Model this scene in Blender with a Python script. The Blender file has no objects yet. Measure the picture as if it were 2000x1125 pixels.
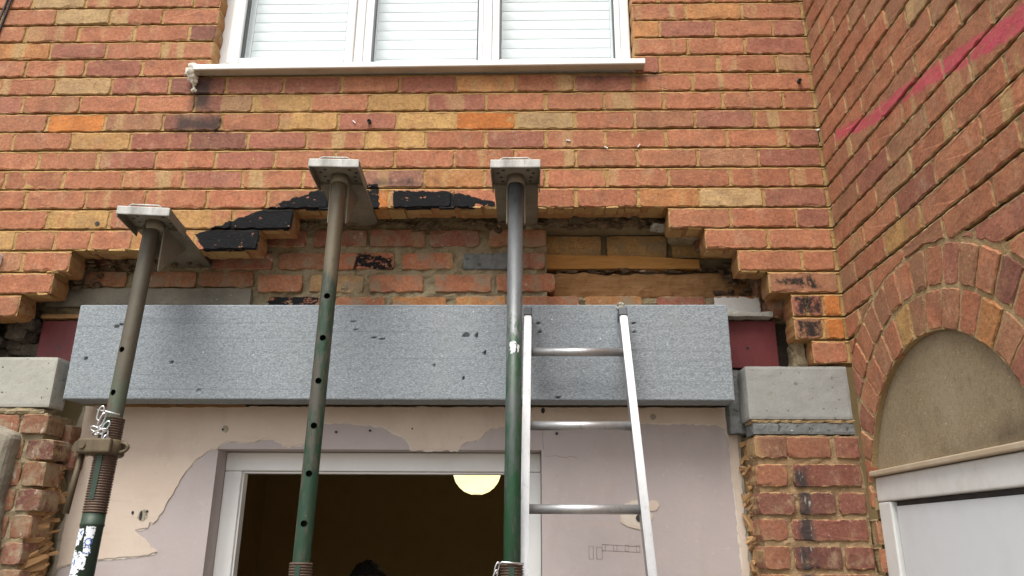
import bpy, bmesh, math, random
from mathutils import Vector, Matrix, noise as mnoise
S = bpy.context.scene
COL = S.collection
PI = math.pi
rad = math.radians

# ------------------------------------------------------------------ camera
cd = bpy.data.cameras.new('camera'); cam = bpy.data.objects.new('camera', cd); COL.objects.link(cam)
cd.sensor_width = 36.0; cd.lens = 1492.07 / 2000 * 36.0; cd.clip_start = 0.05; cd.clip_end = 500
_r = Vector((0.99973, 0.02226, 0.00629)); _u = Vector((0.00100, -0.31359, 0.94956)); _f = Vector((-0.02311, 0.94930, 0.31352))
mw = Matrix.Identity(4)
for i in range(3):
    mw[i][0] = _r[i]; mw[i][1] = _u[i]; mw[i][2] = -_f[i]
mw.translation = Vector((1.9653, -2.5456, 1.7480))
cam.matrix_world = mw
S.camera = cam
# ------------------------------------------------------------------ sky, sun, exposure
SUN_EL, SUN_AZ = rad(64), rad(200)          # azimuth clockwise from +Y: behind the viewer
w = bpy.data.worlds.new('World'); S.world = w; w.use_nodes = True
wn = w.node_tree; bg = wn.nodes['Background']
sk = wn.nodes.new('ShaderNodeTexSky'); sk.sky_type = 'NISHITA'; sk.sun_disc = False
sk.sun_elevation = SUN_EL; sk.sun_rotation = SUN_AZ; sk.air_density = 1.0; sk.dust_density = 4.0; sk.ozone_density = 1.0
hs = wn.nodes.new('ShaderNodeHueSaturation'); hs.inputs['Saturation'].default_value = 0.22
wn.links.new(sk.outputs[0], hs.inputs['Color']); wn.links.new(hs.outputs[0], bg.inputs['Color'])
bg.inputs['Strength'].default_value = 0.10
sl = bpy.data.lights.new('sun', 'SUN'); sl.energy = 1.5; sl.angle = rad(40); sl.color = (1.0, 0.945, 0.86)
so = bpy.data.objects.new('sun', sl); COL.objects.link(so)
sd = Vector((math.sin(SUN_AZ) * math.cos(SUN_EL), math.cos(SUN_AZ) * math.cos(SUN_EL), math.sin(SUN_EL)))
so.rotation_euler = (-sd).to_track_quat('-Z', 'Y').to_euler(); so.location = (4, -8, 9)
S.view_settings.view_transform = 'Standard'; S.view_settings.look = 'None'
S.view_settings.exposure = 1.28; S.view_settings.gamma = 1.0; S.view_settings.use_curve_mapping = False
S.cycles.max_bounces = 6; S.cycles.diffuse_bounces = 3; S.cycles.transparent_max_bounces = 12
S.cycles.use_denoising = True

# ------------------------------------------------------------------ material helpers
class Mat:
    def __init__(s, name, rough=.85, metal=0., spec=.3):
        s.m = bpy.data.materials.new(name); s.m.use_nodes = True; s.nt = s.m.node_tree
        s.b = s.nt.nodes['Principled BSDF']; s.b.inputs['Roughness'].default_value = rough
        s.b.inputs['Metallic'].default_value = metal; s.b.inputs['Specular IOR Level'].default_value = spec
        s.tc = s.nt.nodes.new('ShaderNodeTexCoord'); s.geo = s.nt.nodes.new('ShaderNodeNewGeometry')
        s.obj = s.tc.outputs['Object']; s.pos = s.geo.outputs['Position']
    def n(s, t): return s.nt.nodes.new(t)
    def put(s, sock, v):
        if hasattr(v, 'is_output'): s.nt.links.new(v, sock)
        elif isinstance(v, (tuple, list)) and len(v) == 3 and sock.type == 'RGBA': sock.default_value = (*v, 1)
        else: sock.default_value = v
    def noise(s, scale, co=None, detail=3., rough=.55, w=None, dist=0.):
        k = s.n('ShaderNodeTexNoise'); k.inputs['Scale'].default_value = scale; k.inputs['Detail'].default_value = detail
        k.inputs['Roughness'].default_value = rough; k.inputs['Distortion'].default_value = dist
        v = co if co is not None else s.obj
        if w is not None:                      # per-object shift of the pattern
            cb = s.n('ShaderNodeCombineXYZ'); s.put(cb.inputs[0], w); s.put(cb.inputs[2], s.math('MULTIPLY', w, 1.37)); va = s.n('ShaderNodeVectorMath'); va.operation = 'ADD'
            s.put(va.inputs[0], v); s.put(va.inputs[1], cb.outputs[0]); v = va.outputs[0]
        s.put(k.inputs['Vector'], v)
        return k.outputs['Fac']
    def vor(s, scale, co=None, out='Distance'):
        k = s.n('ShaderNodeTexVoronoi'); k.inputs['Scale'].default_value = scale
        s.put(k.inputs['Vector'], co if co is not None else s.obj); return k.outputs[out]
    def math(s, op, a, b=0., c=0., clamp=False):
        k = s.n('ShaderNodeMath'); k.operation = op; k.use_clamp = clamp
        s.put(k.inputs[0], a); s.put(k.inputs[1], b); s.put(k.inputs[2], c); return k.outputs[0]
    def rng(s, v, a, b, c=0., d=1.):
        k = s.n('ShaderNodeMapRange'); s.put(k.inputs['Value'], v)
        for i, x in zip(('From Min', 'From Max', 'To Min', 'To Max'), (a, b, c, d)): s.put(k.inputs[i], x)
        return k.outputs[0]
    def mix(s, f, a, b, mode='MIX'):
        k = s.n('ShaderNodeMix'); k.data_type = 'RGBA'; k.blend_type = mode; s.put(k.inputs[0], f); s.put(k.inputs[6], a); s.put(k.inputs[7], b)
        return k.outputs[2]
    def scl(s, co, v):
        k = s.n('ShaderNodeVectorMath'); k.operation = 'MULTIPLY'; s.put(k.inputs[0], co); k.inputs[1].default_value = v; return k.outputs[0]
    def sep(s, co):
        k = s.n('ShaderNodeSeparateXYZ'); s.put(k.inputs[0], co); return k.outputs
    def bump(s, h, strength=.3, dist=.004):
        k = s.n('ShaderNodeBump'); k.inputs['Strength'].default_value = strength; k.inputs['Distance'].default_value = dist
        s.put(k.inputs['Height'], h); s.nt.links.new(k.outputs[0], s.b.inputs['Normal'])
    def col(s, c): s.put(s.b.inputs['Base Color'], c)
    def rough(s, c): s.put(s.b.inputs['Roughness'], c)
    def poly(s, a, b, polys, noise_sock=None, amp=.02, soft=.004):
        """mask: 1 inside any of the convex polygons (metres, counter-clockwise) in the (a, b) plane, with a ragged edge"""
        best = None
        for P in polys:
            cur = None
            for (x0, y0), (x1, y1) in zip(P, P[1:] + P[:1]):
                nx, ny = -(y1 - y0), (x1 - x0); L = math.hypot(nx, ny); nx /= L; ny /= L
                d = s.math('MULTIPLY_ADD', a, nx, s.math('MULTIPLY_ADD', b, ny, -(nx * x0 + ny * y0)))
                cur = d if cur is None else s.math('MINIMUM', cur, d)
            best = cur if best is None else s.math('MAXIMUM', best, cur)
        if noise_sock is not None: best = s.math('MULTIPLY_ADD', s.math('SUBTRACT', noise_sock, .5), amp, best)
        return s.rng(best, 0, soft)

def brick_core(mt, dirt=.25):
    oi = mt.n('ShaderNodeObjectInfo'); w_ = mt.math('MULTIPLY', oi.outputs['Random'], 31.)
    base = oi.outputs['Color']; al = oi.outputs['Alpha']; isy = mt.math('GREATER_THAN', al, 1.5); band = mt.math('MULTIPLY', al, mt.math('SUBTRACT', 1., isy))
    big = mt.noise(13, None, 3, .65, w_)
    c = mt.mix(mt.rng(big, .33, .68), mt.mix(1., base, (.80, .75, .74), 'MULTIPLY'), mt.mix(1., base, (1.13, 1.12, 1.10), 'MULTIPLY'))
    # firing marks: dark scorched smears and pale sandy patches
    c = mt.mix(mt.rng(mt.noise(7, mt.scl(mt.obj, (1, 1, 1.6)), 4, .55, mt.math('ADD', w_, 7.)), .60, .80, 0, .5), c, (.20, .095, .078))
    c = mt.mix(mt.rng(mt.noise(9, None, 3, .65, mt.math('ADD', w_, 17.)), .56, .78, 0, .55), c, (.41, .235, .115))
    c = mt.mix(mt.math('MULTIPLY', isy, mt.rng(mt.noise(9, mt.scl(mt.obj, (1, 1, .5)), 3, .6, mt.math('ADD', w_, 3.)), .54, .62, 0, .72)), c, (.38, .145, .085))
    # kiss marks: pale stripes across the stretcher
    st = mt.math('MULTIPLY_ADD', mt.math('SUBTRACT', mt.noise(60, None, 4, .6), .5), .10, mt.noise(13, mt.scl(mt.obj, (1, 0, .10)), 1., .4, mt.math('ADD', w_, 31.)))
    c = mt.mix(mt.math('MULTIPLY', mt.rng(st, .57, .64), mt.math('MULTIPLY', band, .78)), c, (.43, .295, .135))
    # grain, specks and pits
    fine = mt.noise(85, None, 3, .7, w_); c = mt.mix(mt.rng(fine, .36, .64), mt.mix(1., c, (.78, .76, .74), 'MULTIPLY'), mt.mix(1., c, (1.14, 1.14, 1.14), 'MULTIPLY'))
    sp = mt.noise(150, None, 2, .6, w_)
    c = mt.mix(mt.rng(sp, .62, .70, 0, .7), c, (.10, .055, .04))
    c = mt.mix(mt.rng(mt.noise(120, None, 2, .6, mt.math('ADD', w_, 5.)), .67, .73, 0, .65), c, (.62, .52, .38))
    cut = mt.noise(30, mt.scl(mt.obj, (.45, 1, 2.4)), 3, .75, mt.math('ADD', w_, 11.)); crk = mt.rng(mt.math('ABSOLUTE', mt.math('SUBTRACT', cut, .5)), .0, .016, 1, 0)
    crk = mt.math('MULTIPLY', crk, mt.rng(mt.noise(11, None, 3, .6, mt.math('ADD', w_, 23.)), .56, .64)); c = mt.mix(mt.math('MULTIPLY', crk, .6), c, (.13, .06, .045))
    # mortar smeared over the arrises
    gx, gy, gz = mt.sep(mt.tc.outputs['Generated'])
    ex = mt.math('MULTIPLY', mt.math('MINIMUM', gx, mt.math('SUBTRACT', 1., gx)), .215); ez = mt.math('MULTIPLY', mt.math('MINIMUM', gz, mt.math('SUBTRACT', 1., gz)), .07)
    ed = mt.math('MINIMUM', ex, ez); sm = mt.math('MULTIPLY_ADD', mt.noise(38, None, 3, .7, mt.math('ADD', w_, 41.)), .034, mt.math('MULTIPLY', ed, -1.))
    c = mt.mix(mt.rng(sm, .0125, .0165, 0, .7), c, (.42, .29, .13))
    # wall-wide grime
    c = mt.mix(mt.rng(mt.noise(2.6, mt.pos, 3, .65), .5, .8, 0, dirt), c, (.17, .10, .065))
    c = mt.mix(mt.rng(mt.noise(9, mt.pos, 4, .75), .52, .74, 0, .45), c, (.20, .125, .08)); c = mt.mix(mt.rng(mt.noise(16, mt.scl(mt.pos, (1, 1, .6)), 4, .75), .57, .72, 0, .42), c, (.46, .33, .21))
    hgt = mt.math('ADD', mt.math('MULTIPLY', mt.noise(22, mt.scl(mt.obj, (1, 1, 1.3)), 3, .6, w_), 1.1), mt.math('MULTIPLY', fine, .8))
    hgt = mt.math('SUBTRACT', hgt, mt.math('ADD', mt.rng(sp, .64, .74, 0, .45), mt.math('MULTIPLY', crk, .5)))
    mt.bump(hgt, .5, .004)
    return c, w_

BIT = [ [(.748, 2.797), (.79, 2.731), (.992, 2.731), (.992, 2.893)], [(.86, 2.812), (1.112, 2.808), (1.112, 2.946), (.868, 2.845)],
        [(.99, 2.886), (1.42, 2.883), (1.405, 2.993), (1.235, 2.998)], [(1.466, 2.884), (1.69, 2.884), (1.69, 2.962), (1.463, 2.967)],
        [(1.68, 2.888), (1.76, 2.886), (1.77, 2.912), (1.72, 2.952), (1.68, 2.962)], [(1.70, 2.922), (1.84, 2.900), (1.84, 2.920), (1.70, 2.957)] ]
BITR = [ [(2.822, 2.60), (2.985, 2.575), (2.985, 2.595), (2.945, 2.640), (2.822, 2.622)],
        [(2.880, 2.488), (2.972, 2.488), (2.978, 2.560), (2.880, 2.560)], [(2.880, 2.406), (2.962, 2.406), (2.968, 2.474), (2.880, 2.476)] ]
SOOT = [ [(1.36, 2.975), (1.59, 2.975), (1.60, 3.0), (1.50, 3.03), (1.38, 3.02)], [(1.60, 2.98), (1.65, 2.97), (1.64, 3.03), (1.60, 3.03)],
         [(.64, 3.30), (.76, 3.29), (.74, 3.47), (.64, 3.47)], [(.60, 3.20), (.80, 3.20), (.80, 3.29), (.6, 3.29)], [(2.15, 3.42), (2.50, 3.42), (2.47, 3.475), (2.1, 3.47)] ]
PINK = [ [(.105, 3.10), (.37, 2.998), (.41, 3.040), (.14, 3.133)], [(.36, 3.001), (.70, 2.928), (.68, 2.990), (.40, 3.042)],
         [(.68, 2.932), (1.02, 2.832), (1.01, 2.902), (.67, 2.992)], [(1.0, 2.838), (1.6, 2.68), (1.6, 2.75), (1.0, 2.904)] ]

def bloom_over(mt, c):      # sandy mortar bloom on the broken faces inside the opening
    x, y, z = mt.sep(mt.pos); return mt.mix(mt.math('MULTIPLY', mt.rng(y, .012, .02), mt.rng(mt.noise(14, mt.pos, 3), .38, .58, .05, .8)), c, (.33, .165, .055))
def bitumen_over(mt, c):
    x, y, z = mt.sep(mt.pos)
    nz = mt.noise(42, mt.scl(mt.pos, (.7, 1, 1.2)), 5, .75)
    mk = mt.poly(x, z, BIT, nz, .034, .0018)
    hole = mt.rng(mt.noise(38, mt.scl(mt.pos, (.7, 1, 1)), 4, .65), .63, .655)
    mk = mt.math('MULTIPLY', mk, mt.math('SUBTRACT', 1., hole))
    mk = mt.math('MULTIPLY', mk, mt.rng(y, .012, .018, 1, 0))
    mr = mt.poly(x, z, BITR, mt.noise(26, mt.pos, 5, .75), .05, .012)
    mr = mt.math('MULTIPLY', mt.math('MULTIPLY', mr, mt.rng(mt.noise(48, mt.scl(mt.pos, (1, 1, .7)), 5, .75), .38, .52, .05, .97)), mt.rng(y, .012, .018, 1, 0))
    c = mt.mix(mr, c, (.018, .015, .014))
    ss = mt.poly(x, z, SOOT, mt.noise(20, mt.pos, 4, .7), .09, .035)
    c = mt.mix(mt.math('MULTIPLY', ss, .8), c, (.032, .027, .026))
    c = mt.mix(mk, c, mt.mix(mt.rng(mt.noise(60, mt.pos, 3), .62, .8), (.009, .009, .010), (.055, .052, .05)))
    return c, mk

def make_materials():
    G = {}
    # facing bricks
    mt = Mat('facing_brick', .86); c, _ = brick_core(mt); mt.col(bloom_over(mt, c)); G['brick'] = mt.m
    mt = Mat('tarred_brick', .86); c, _ = brick_core(mt); c, mk = bitumen_over(mt, bloom_over(mt, c)); mt.col(c); mt.rough(mt.rng(mk, 0, 1, .87, .75)); mt.put(mt.b.inputs['Specular IOR Level'], mt.rng(mk, 0, 1, .3, .12)); G['tarbrick'] = mt.m
    mt = Mat('side_brick', .88); c, _ = brick_core(mt, .35); mt.col(c); G['sidebrick'] = mt.m
    mt = Mat('sprayed_brick', .88); c, _ = brick_core(mt, .35)
    x, y, z = mt.sep(mt.pos); s_ = mt.math('MULTIPLY', y, -1.)
    pk = mt.poly(s_, z, PINK, mt.noise(14, mt.scl(mt.pos, (1, 2, 5)), 4, .65), .05, .010)
    mt.col(mt.mix(mt.math('MULTIPLY', pk, mt.rng(mt.noise(40, mt.scl(mt.pos, (1, .5, 3)), 4, .7), .32, .64, .30, .86)), c, (.54, .055, .12))); G['spraybrick'] = mt.m
    # old inner bricks with smeared grey mortar and white bloom
    mt = Mat('inner_brick', .92); c, w_ = brick_core(mt, .3)
    c = mt.mix(mt.rng(mt.noise(16, mt.pos, 5, .65), .49, .66, 0, .8), c, (.27, .225, .155))
    c = mt.mix(mt.rng(mt.noise(24, mt.pos, 5, .7), .62, .72, 0, .7), c, (.62, .52, .44))
    x, y, z = mt.sep(mt.pos)
    mk = mt.poly(x, z, [[(1.30, 2.725), (1.45, 2.715), (1.44, 2.765), (1.31, 2.785)], [(.985, 2.55), (1.175, 2.55), (1.18, 2.615), (.985, 2.615)]], mt.noise(34, mt.pos, 5, .7), .07, .003)
    mk = mt.math('MULTIPLY', mk, mt.rng(mt.noise(55, mt.scl(mt.pos, (.5, 1, 1)), 5, .75), .42, .47)); c = mt.mix(mk, c, (.012, .012, .013))
    mk = mt.poly(x, z, [[(2.645, 2.52), (2.82, 2.52), (2.81, 2.60), (2.76, 2.606), (2.645, 2.606)]], mt.noise(30, mt.pos, 5, .7), .035, .002)
    c = mt.mix(mk, c, (.72, .71, .67)); mt.col(c); G['inner'] = mt.m
    # mortars
    def mortar(name, a, b, cc, bit=False):
        mt = Mat(name, .95); n1 = mt.noise(7, mt.pos, 5, .65); n2 = mt.noise(160, mt.pos, 3, .7)
        c = mt.mix(mt.rng(n1, .35, .68), a, b); c = mt.mix(mt.rng(n2, .58, .72, 0, .7), c, cc)
        c = mt.mix(mt.rng(mt.noise(220, mt.pos, 2), .68, .74, 0, .8), c, (.68, .60, .46))
        c = mt.mix(mt.rng(mt.noise(22, mt.pos, 4, .6), .64, .74, 0, .5), c, (.10, .07, .04))
        if bit: c, _ = bitumen_over(mt, c)
        mt.col(c); mt.bump(mt.math('ADD', n2, mt.noise(45, mt.pos, 4)), .8, .004); return mt.m
    G['mortar'] = mortar('sand_mortar', (.375, .228, .088), (.455, .295, .125), (.26, .15, .055), True)
    G['sidemortar'] = mortar('side_mortar', (.31, .21, .10), (.40, .295, .16), (.21, .135, .06))
    G['greymortar'] = mortar('grey_mortar', (.24, .185, .105), (.34, .285, .185), (.14, .105, .06))
    G['piermortar'] = mortar('pier_mortar', (.26, .165, .085), (.34, .24, .135), (.17, .105, .05))
    # concrete
    def conc(name, a, b, pits=.5, sc=5., bumpd=.003):
        mt = Mat(name, .9); n1 = mt.noise(sc, mt.pos, 6, .65)
        c = mt.mix(mt.rng(n1, .32, .68), a, b)
        pit = mt.rng(mt.noise(58, mt.pos, 2, .5), .665, .70, 0, pits)
        c = mt.mix(pit, c, (.07, .065, .055)); c = mt.mix(mt.rng(mt.noise(55, mt.scl(mt.pos, (1, 1, 1.6)), 3), .70, .76, 0, pits), c, (.74, .73, .70))
        fine = mt.noise(240, mt.pos, 3, .7); c = mt.mix(mt.rng(fine, .4, .7, 0, .3), c, (.16, .15, .13)); c = mt.mix(mt.rng(mt.noise(17, mt.scl(mt.pos, (1, 1, .5)), 6, .75), .54, .7, 0, .4), c, (.19, .165, .12))
        mt.col(c); mt.bump(mt.math('SUBTRACT', fine, mt.math('MULTIPLY', pit, 2.)), .35, bumpd); return mt.m
    G['concrete'] = conc('cast_concrete', (.27, .275, .262), (.35, .355, .335))
    G['paleconcrete'] = conc('pale_concrete', (.35, .35, .305), (.44, .435, .385), .9)
    G['oldconcrete'] = conc('old_concrete', (.17, .155, .12), (.30, .27, .21), .5, 7, .006)
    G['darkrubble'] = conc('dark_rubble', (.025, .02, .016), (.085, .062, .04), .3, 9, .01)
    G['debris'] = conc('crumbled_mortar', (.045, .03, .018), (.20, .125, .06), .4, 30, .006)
    G['strip'] = conc('grit_strip', (.12, .13, .13), (.22, .23, .225), .9, 12, .006)
    # arch infill render: sandy, dirt in the lower part
    mt = Mat('sand_render', .95); fine = mt.noise(210, mt.pos, 4, .7)
    c = mt.mix(mt.rng(mt.noise(4, mt.pos, 5, .6), .35, .7), (.275, .215, .13), (.345, .28, .185))
    c = mt.mix(mt.rng(mt.noise(75, mt.pos, 4, .8), .46, .66, 0, .45), c, (.16, .125, .075)); c = mt.mix(mt.rng(mt.noise(95, mt.pos, 2), .66, .72, 0, .6), c, (.48, .42, .31)); c = mt.mix(mt.rng(mt.noise(12, mt.pos, 6, .75), .54, .72, 0, .5), c, (.15, .115, .075))
    x, y, z = mt.sep(mt.pos); st = mt.poly(mt.math('MULTIPLY', y, -1.), z, [[(.26, 1.93), (.95, 1.93), (.95, 2.06), (.45, 2.01)]], mt.noise(11, mt.pos, 6, .7), .16, .08)
    c = mt.mix(mt.math('MULTIPLY', st, .75), c, (.085, .068, .05)); mt.col(c); mt.bump(fine, .5, .003); G['render'] = mt.m
    # grey polystyrene
    mt = Mat('grey_polystyrene', .8); v = mt.vor(190, mt.scl(mt.pos, (.6, 1, 1.2))); f2 = mt.noise(240, mt.scl(mt.pos, (.6, 1, 1.1)), 3, .8)
    c = mt.mix(mt.rng(v, .15, .8), (.315, .35, .375), (.205, .232, .25)); c = mt.mix(mt.rng(f2, .36, .64), mt.mix(1., c, (.72, .73, .75), 'MULTIPLY'), mt.mix(1., c, (1.24, 1.24, 1.24), 'MULTIPLY'))
    ln = mt.noise(34, mt.scl(mt.pos, (.035, 1, 3.2)), 3, .6); c = mt.mix(mt.rng(ln, .57, .64, 0, .40), c, (.17, .19, .21))
    c = mt.mix(mt.rng(mt.noise(5, mt.pos, 5, .6), .52, .75, 0, .25), c, (.30, .31, .28))
    c = mt.mix(mt.rng(mt.noise(70, mt.pos, 2), .735, .76), c, (.78, .80, .82)); mt.col(c); mt.bump(f2, .22, .002); G['foam'] = mt.m
    # plaster and paint
    def paint(name, a, b, scuff=.5):
        mt = Mat(name, .8); c = mt.mix(mt.rng(mt.noise(3, mt.pos, 5, .6), .3, .7), a, b)
        c = mt.mix(mt.rng(mt.noise(13, mt.scl(mt.pos, (.4, 1, 2.2)), 5, .7), .56, .76, 0, scuff * 1.4), c, (.50, .40, .30))
        c = mt.mix(mt.rng(mt.noise(70, mt.scl(mt.pos, (.35, 1, 1)), 3, .7), .70, .75, 0, .45), c, (.25, .20, .17))
        c = mt.mix(mt.rng(mt.noise(6, mt.scl(mt.pos, (1.4, 1, .5)), 6, .75), .52, .74, 0, .32), c, (.36, .29, .23)); c = mt.mix(mt.rng(mt.noise(34, mt.pos, 5, .8), .60, .72, 0, .3), c, (.74, .69, .63))
        mt.col(c); mt.bump(mt.noise(28, mt.pos, 5, .6), .3, .005); return mt.m
    G['lilac'] = paint('lilac_paint', (.44, .39, .382), (.50, .44, .43), .2)
    G['cream'] = paint('cream_plaster', (.60, .49, .395), (.68, .58, .49), .35)
    G['tornpaper'] = paint('torn_paper_rim', (.60, .53, .44), (.70, .65, .58), .4)
    G['plasteredge'] = conc('plaster_edge', (.34, .30, .22), (.46, .42, .33), .4, 20, .006)
    # plastics, glass
    def plain(name, c1, rough=.4, spec=.4, dirt=(.4, .33, .25), amt=.12, metal=0.):
        mt = Mat(name, rough, metal, spec); mt.col(mt.mix(mt.rng(mt.noise(9, mt.pos, 5, .65), .48, .78, 0, amt), c1, dirt)); mt.bump(mt.noise(14, mt.pos, 3), .05, .003); return mt.m
    G['upvc'] = plain('white_upvc', (.80, .81, .80), .32); G['dirtyupvc'] = plain('dusty_upvc', (.74, .75, .73), .42, .35, (.40, .34, .26), .35)
    G['sillunder'] = plain('stained_sill', (.46, .40, .32), .6, .2, (.2, .15, .1), .5)
    G['doorwhite'] = plain('door_panel_white', (.70, .74, .77), .35, .4, (.4, .38, .34), .15)
    G['gasket'] = plain('black_gasket', (.03, .03, .03), .6); G['rubber'] = plain('dark_grey_plastic', (.065, .075, .085), .5)
    G['blind'] = plain('white_blind', (.84, .88, .90), .45); G['creamtrim'] = plain('cream_trim', (.46, .37, .26), .6, .2, (.62, .58, .5), .5)
    mt = Mat('window_glass'); nt = mt.nt; nt.nodes.remove(mt.b)
    tr = mt.n('ShaderNodeBsdfTransparent'); tr.inputs[0].default_value = (.93, .97, .96, 1); gl = mt.n('ShaderNodeBsdfGlossy'); gl.inputs['Roughness'].default_value = .02
    fr = mt.n('ShaderNodeLayerWeight'); fr.inputs['Blend'].default_value = .5; mx = mt.n('ShaderNodeMixShader')
    nt.links.new(mt.math('MULTIPLY_ADD', mt.math('POWER', fr.outputs['Facing'], 4.), .8, .10, clamp=True), mx.inputs[0]); nt.links.new(tr.outputs[0], mx.inputs[1]); nt.links.new(gl.outputs[0], mx.inputs[2])
    nt.links.new(mx.outputs[0], nt.nodes['Material Output'].inputs[0]); G['glass'] = mt.m
    # steels
    def steel(name, stops, rough=.5, metal=.6, rust=(.10, .055, .03), rusta=.5, split=None):
        mt = Mat(name, rough, metal, .4); n1 = mt.noise(10, mt.scl(mt.obj, (1, 1, .35)), 6, .7)
        c = mt.mix(mt.rng(n1, .36, .62), stops[0], stops[1])
        if split:       # paint below, bare metal above, ragged border at height split[0]
            x, y, z = mt.sep(mt.obj); k = mt.math('MULTIPLY_ADD', mt.math('SUBTRACT', mt.noise(16, mt.scl(mt.obj, (2, 2, .6)), 6, .8), .5), split[1], z)
            c2 = mt.mix(mt.rng(mt.noise(20, mt.scl(mt.obj, (1, 1, .28)), 6, .8), .46, .56), split[2], split[3])
            f = mt.rng(k, split[0] - .03, split[0] + .03, 1, 0); c = mt.mix(f, c, c2); mt.put(mt.b.inputs['Metallic'], mt.rng(f, 0, 1, metal, .05))
        c = mt.mix(mt.rng(mt.noise(45, mt.scl(mt.obj, (1, 1, .5)), 5, .7), .58, .72, 0, rusta), c, rust)
        c = mt.mix(mt.rng(mt.noise(80, mt.obj, 3, .7), .70, .76, 0, .4), c, (.6, .58, .52))
        mt.col(c); mt.bump(mt.noise(60, mt.obj, 4, .7), .3, .002); return mt.m
    GR, GD = (.030, .095, .045), (.018, .045, .028)
    G['tubeL'] = steel('brown_galvanised_tube', ((.075, .066, .047), (.11, .098, .072)), .55, .3, (.09, .055, .035), .45, (2.22 - 2.0, .45, (.075, .095, .062), (.085, .07, .05)))
    G['tubeM'] = steel('half_painted_tube', ((.12, .098, .062), (.165, .14, .098)), .5, .3, (.09, .06, .035), .4, (2.55 - 2.0, .5, (.016, .048, .026), (.072, .066, .052)))
    G['tubeR'] = steel('worn_green_tube', ((.11, .12, .125), (.17, .18, .185)), .45, .4, (.03, .035, .035), .65, (2.36 - 2.0, .9, (.012, .055, .022), (.055, .066, .062)))
    G['green'] = steel('dark_green_paint', (GD, (.030, .050, .034)), .5, .1, (.03, .025, .02), .3)
    G['thread'] = steel('rusty_thread', ((.085, .055, .04), (.14, .095, .07)), .6, .4, (.05, .03, .02), .5)
    G['cast'] = steel('rusty_cast_iron', ((.075, .055, .032), (.13, .10, .06)), .6, .3, (.045, .03, .02), .5)
    G['galv'] = steel('weathered_shaded_zinc', ((.19, .168, .125), (.27, .245, .19)), .6, .25, (.13, .10, .06), .5)  # weathered zinc, base colour lowered to carry the shade under the bracket heads
    G['splash'] = steel('mortar_splashed_zinc', ((.28, .28, .26), (.60, .60, .57)), .6, .1, (.08, .07, .055), .9)
    G['chrome'] = steel('bright_chain', ((.55, .56, .57), (.72, .73, .74)), .3, .9, (.2, .18, .15), .2)
    G['alu'] = steel('aluminium', ((.40, .405, .41), (.52, .525, .53)), .45, .8, (.22, .21, .19), .55)
    G['red'] = steel('red_oxide_steel', ((.105, .020, .022), (.15, .028, .030)), .55, .05, (.12, .02, .02), .5)
    G['nail'] = steel('zinc_nail', ((.7, .7, .7), (.85, .85, .85)), .35, .7)
    G['black'] = plain('black_plastic', (.014, .014, .016), .5)
    # timber
    def wood(name, a, b, cdark):
        mt = Mat(name, .85); oi = mt.n('ShaderNodeObjectInfo')
        g = mt.noise(16, mt.scl(mt.obj, (.5, 5, 5)), 5, .65, mt.math('MULTIPLY', oi.outputs['Random'], 40.))
        c = mt.mix(mt.rng(g, .35, .65), a, b); c = mt.mix(mt.rng(mt.noise(50, mt.scl(mt.obj, (.25, 3, 3)), 4, .7), .58, .7, 0, .7), c, cdark)
        mt.col(mt.mix(1., c, mt.mix(oi.outputs['Random'], (.72, .70, .66), (1.15, 1.12, 1.1)), 'MULTIPLY')); mt.bump(g, .6, .004); return mt.m
    G['shard'] = wood('splintered_wood', (.33, .185, .08), (.47, .30, .15), (.12, .055, .02))
    G['timber'] = wood('orange_timber', (.52, .25, .07), (.62, .34, .11), (.30, .12, .03))
    G['oldtimber'] = wood('dull_timber', (.27, .145, .058), (.37, .215, .095), (.10, .05, .02))
    # room, lamp, person
    G['roomwall'] = plain('brown_room_paint', (.70, .53, .28), .9, .1, (.5, .36, .18), .3)
    G['roomdark'] = plain('dark_room_floor', (.06, .045, .03), .8, .1); G['bedroom'] = plain('bedroom_paint', (.7, .7, .68), .9)
    mt = Mat('lit_paper_shade', .9); x, y, z = mt.sep(mt.obj); e = mt.rng(mt.noise(5, mt.scl(mt.obj, (1, 1, 12)), 2), .3, .7, .82, 1.05)
    mt.col((.8, .75, .6)); mt.put(mt.b.inputs['Emission Color'], (1.0, .84, .42)); mt.put(mt.b.inputs['Emission Strength'], mt.math('MULTIPLY', e, .75)); G['lamp'] = mt.m
    mt = Mat('black_hair', .45); mt.col((.008, .007, .007)); mt.bump(mt.noise(90, mt.scl(mt.obj, (3, 3, .6)), 4), .8, .01); G['hair'] = mt.m
    G['skin'] = plain('skin', (.42, .24, .16), .55); G['shirt'] = plain('dark_shirt', (.02, .022, .028), .9); G['patio'] = conc('patio', (.12, .10, .075), (.19, .165, .13), .5, 3)
    mt = Mat('expanding_foam', .7); mt.col(mt.mix(mt.rng(mt.noise(60, None, 4), .4, .7), (.78, .75, .66), (.62, .56, .44))); mt.bump(mt.noise(55, None, 4), 1., .01); G['blob'] = mt.m
    G['paper'] = plain('label_paper', (.72, .76, .80), .6, .3, (.2, .25, .2), .3); G['ink'] = plain('label_blue_ink', (.03, .12, .42), .6)
    G['pencil'] = plain('pencil_line', (.25, .22, .21), .8); G['white'] = plain('white_plastic', (.75, .76, .78), .4)
    return G
G = make_materials()

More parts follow.
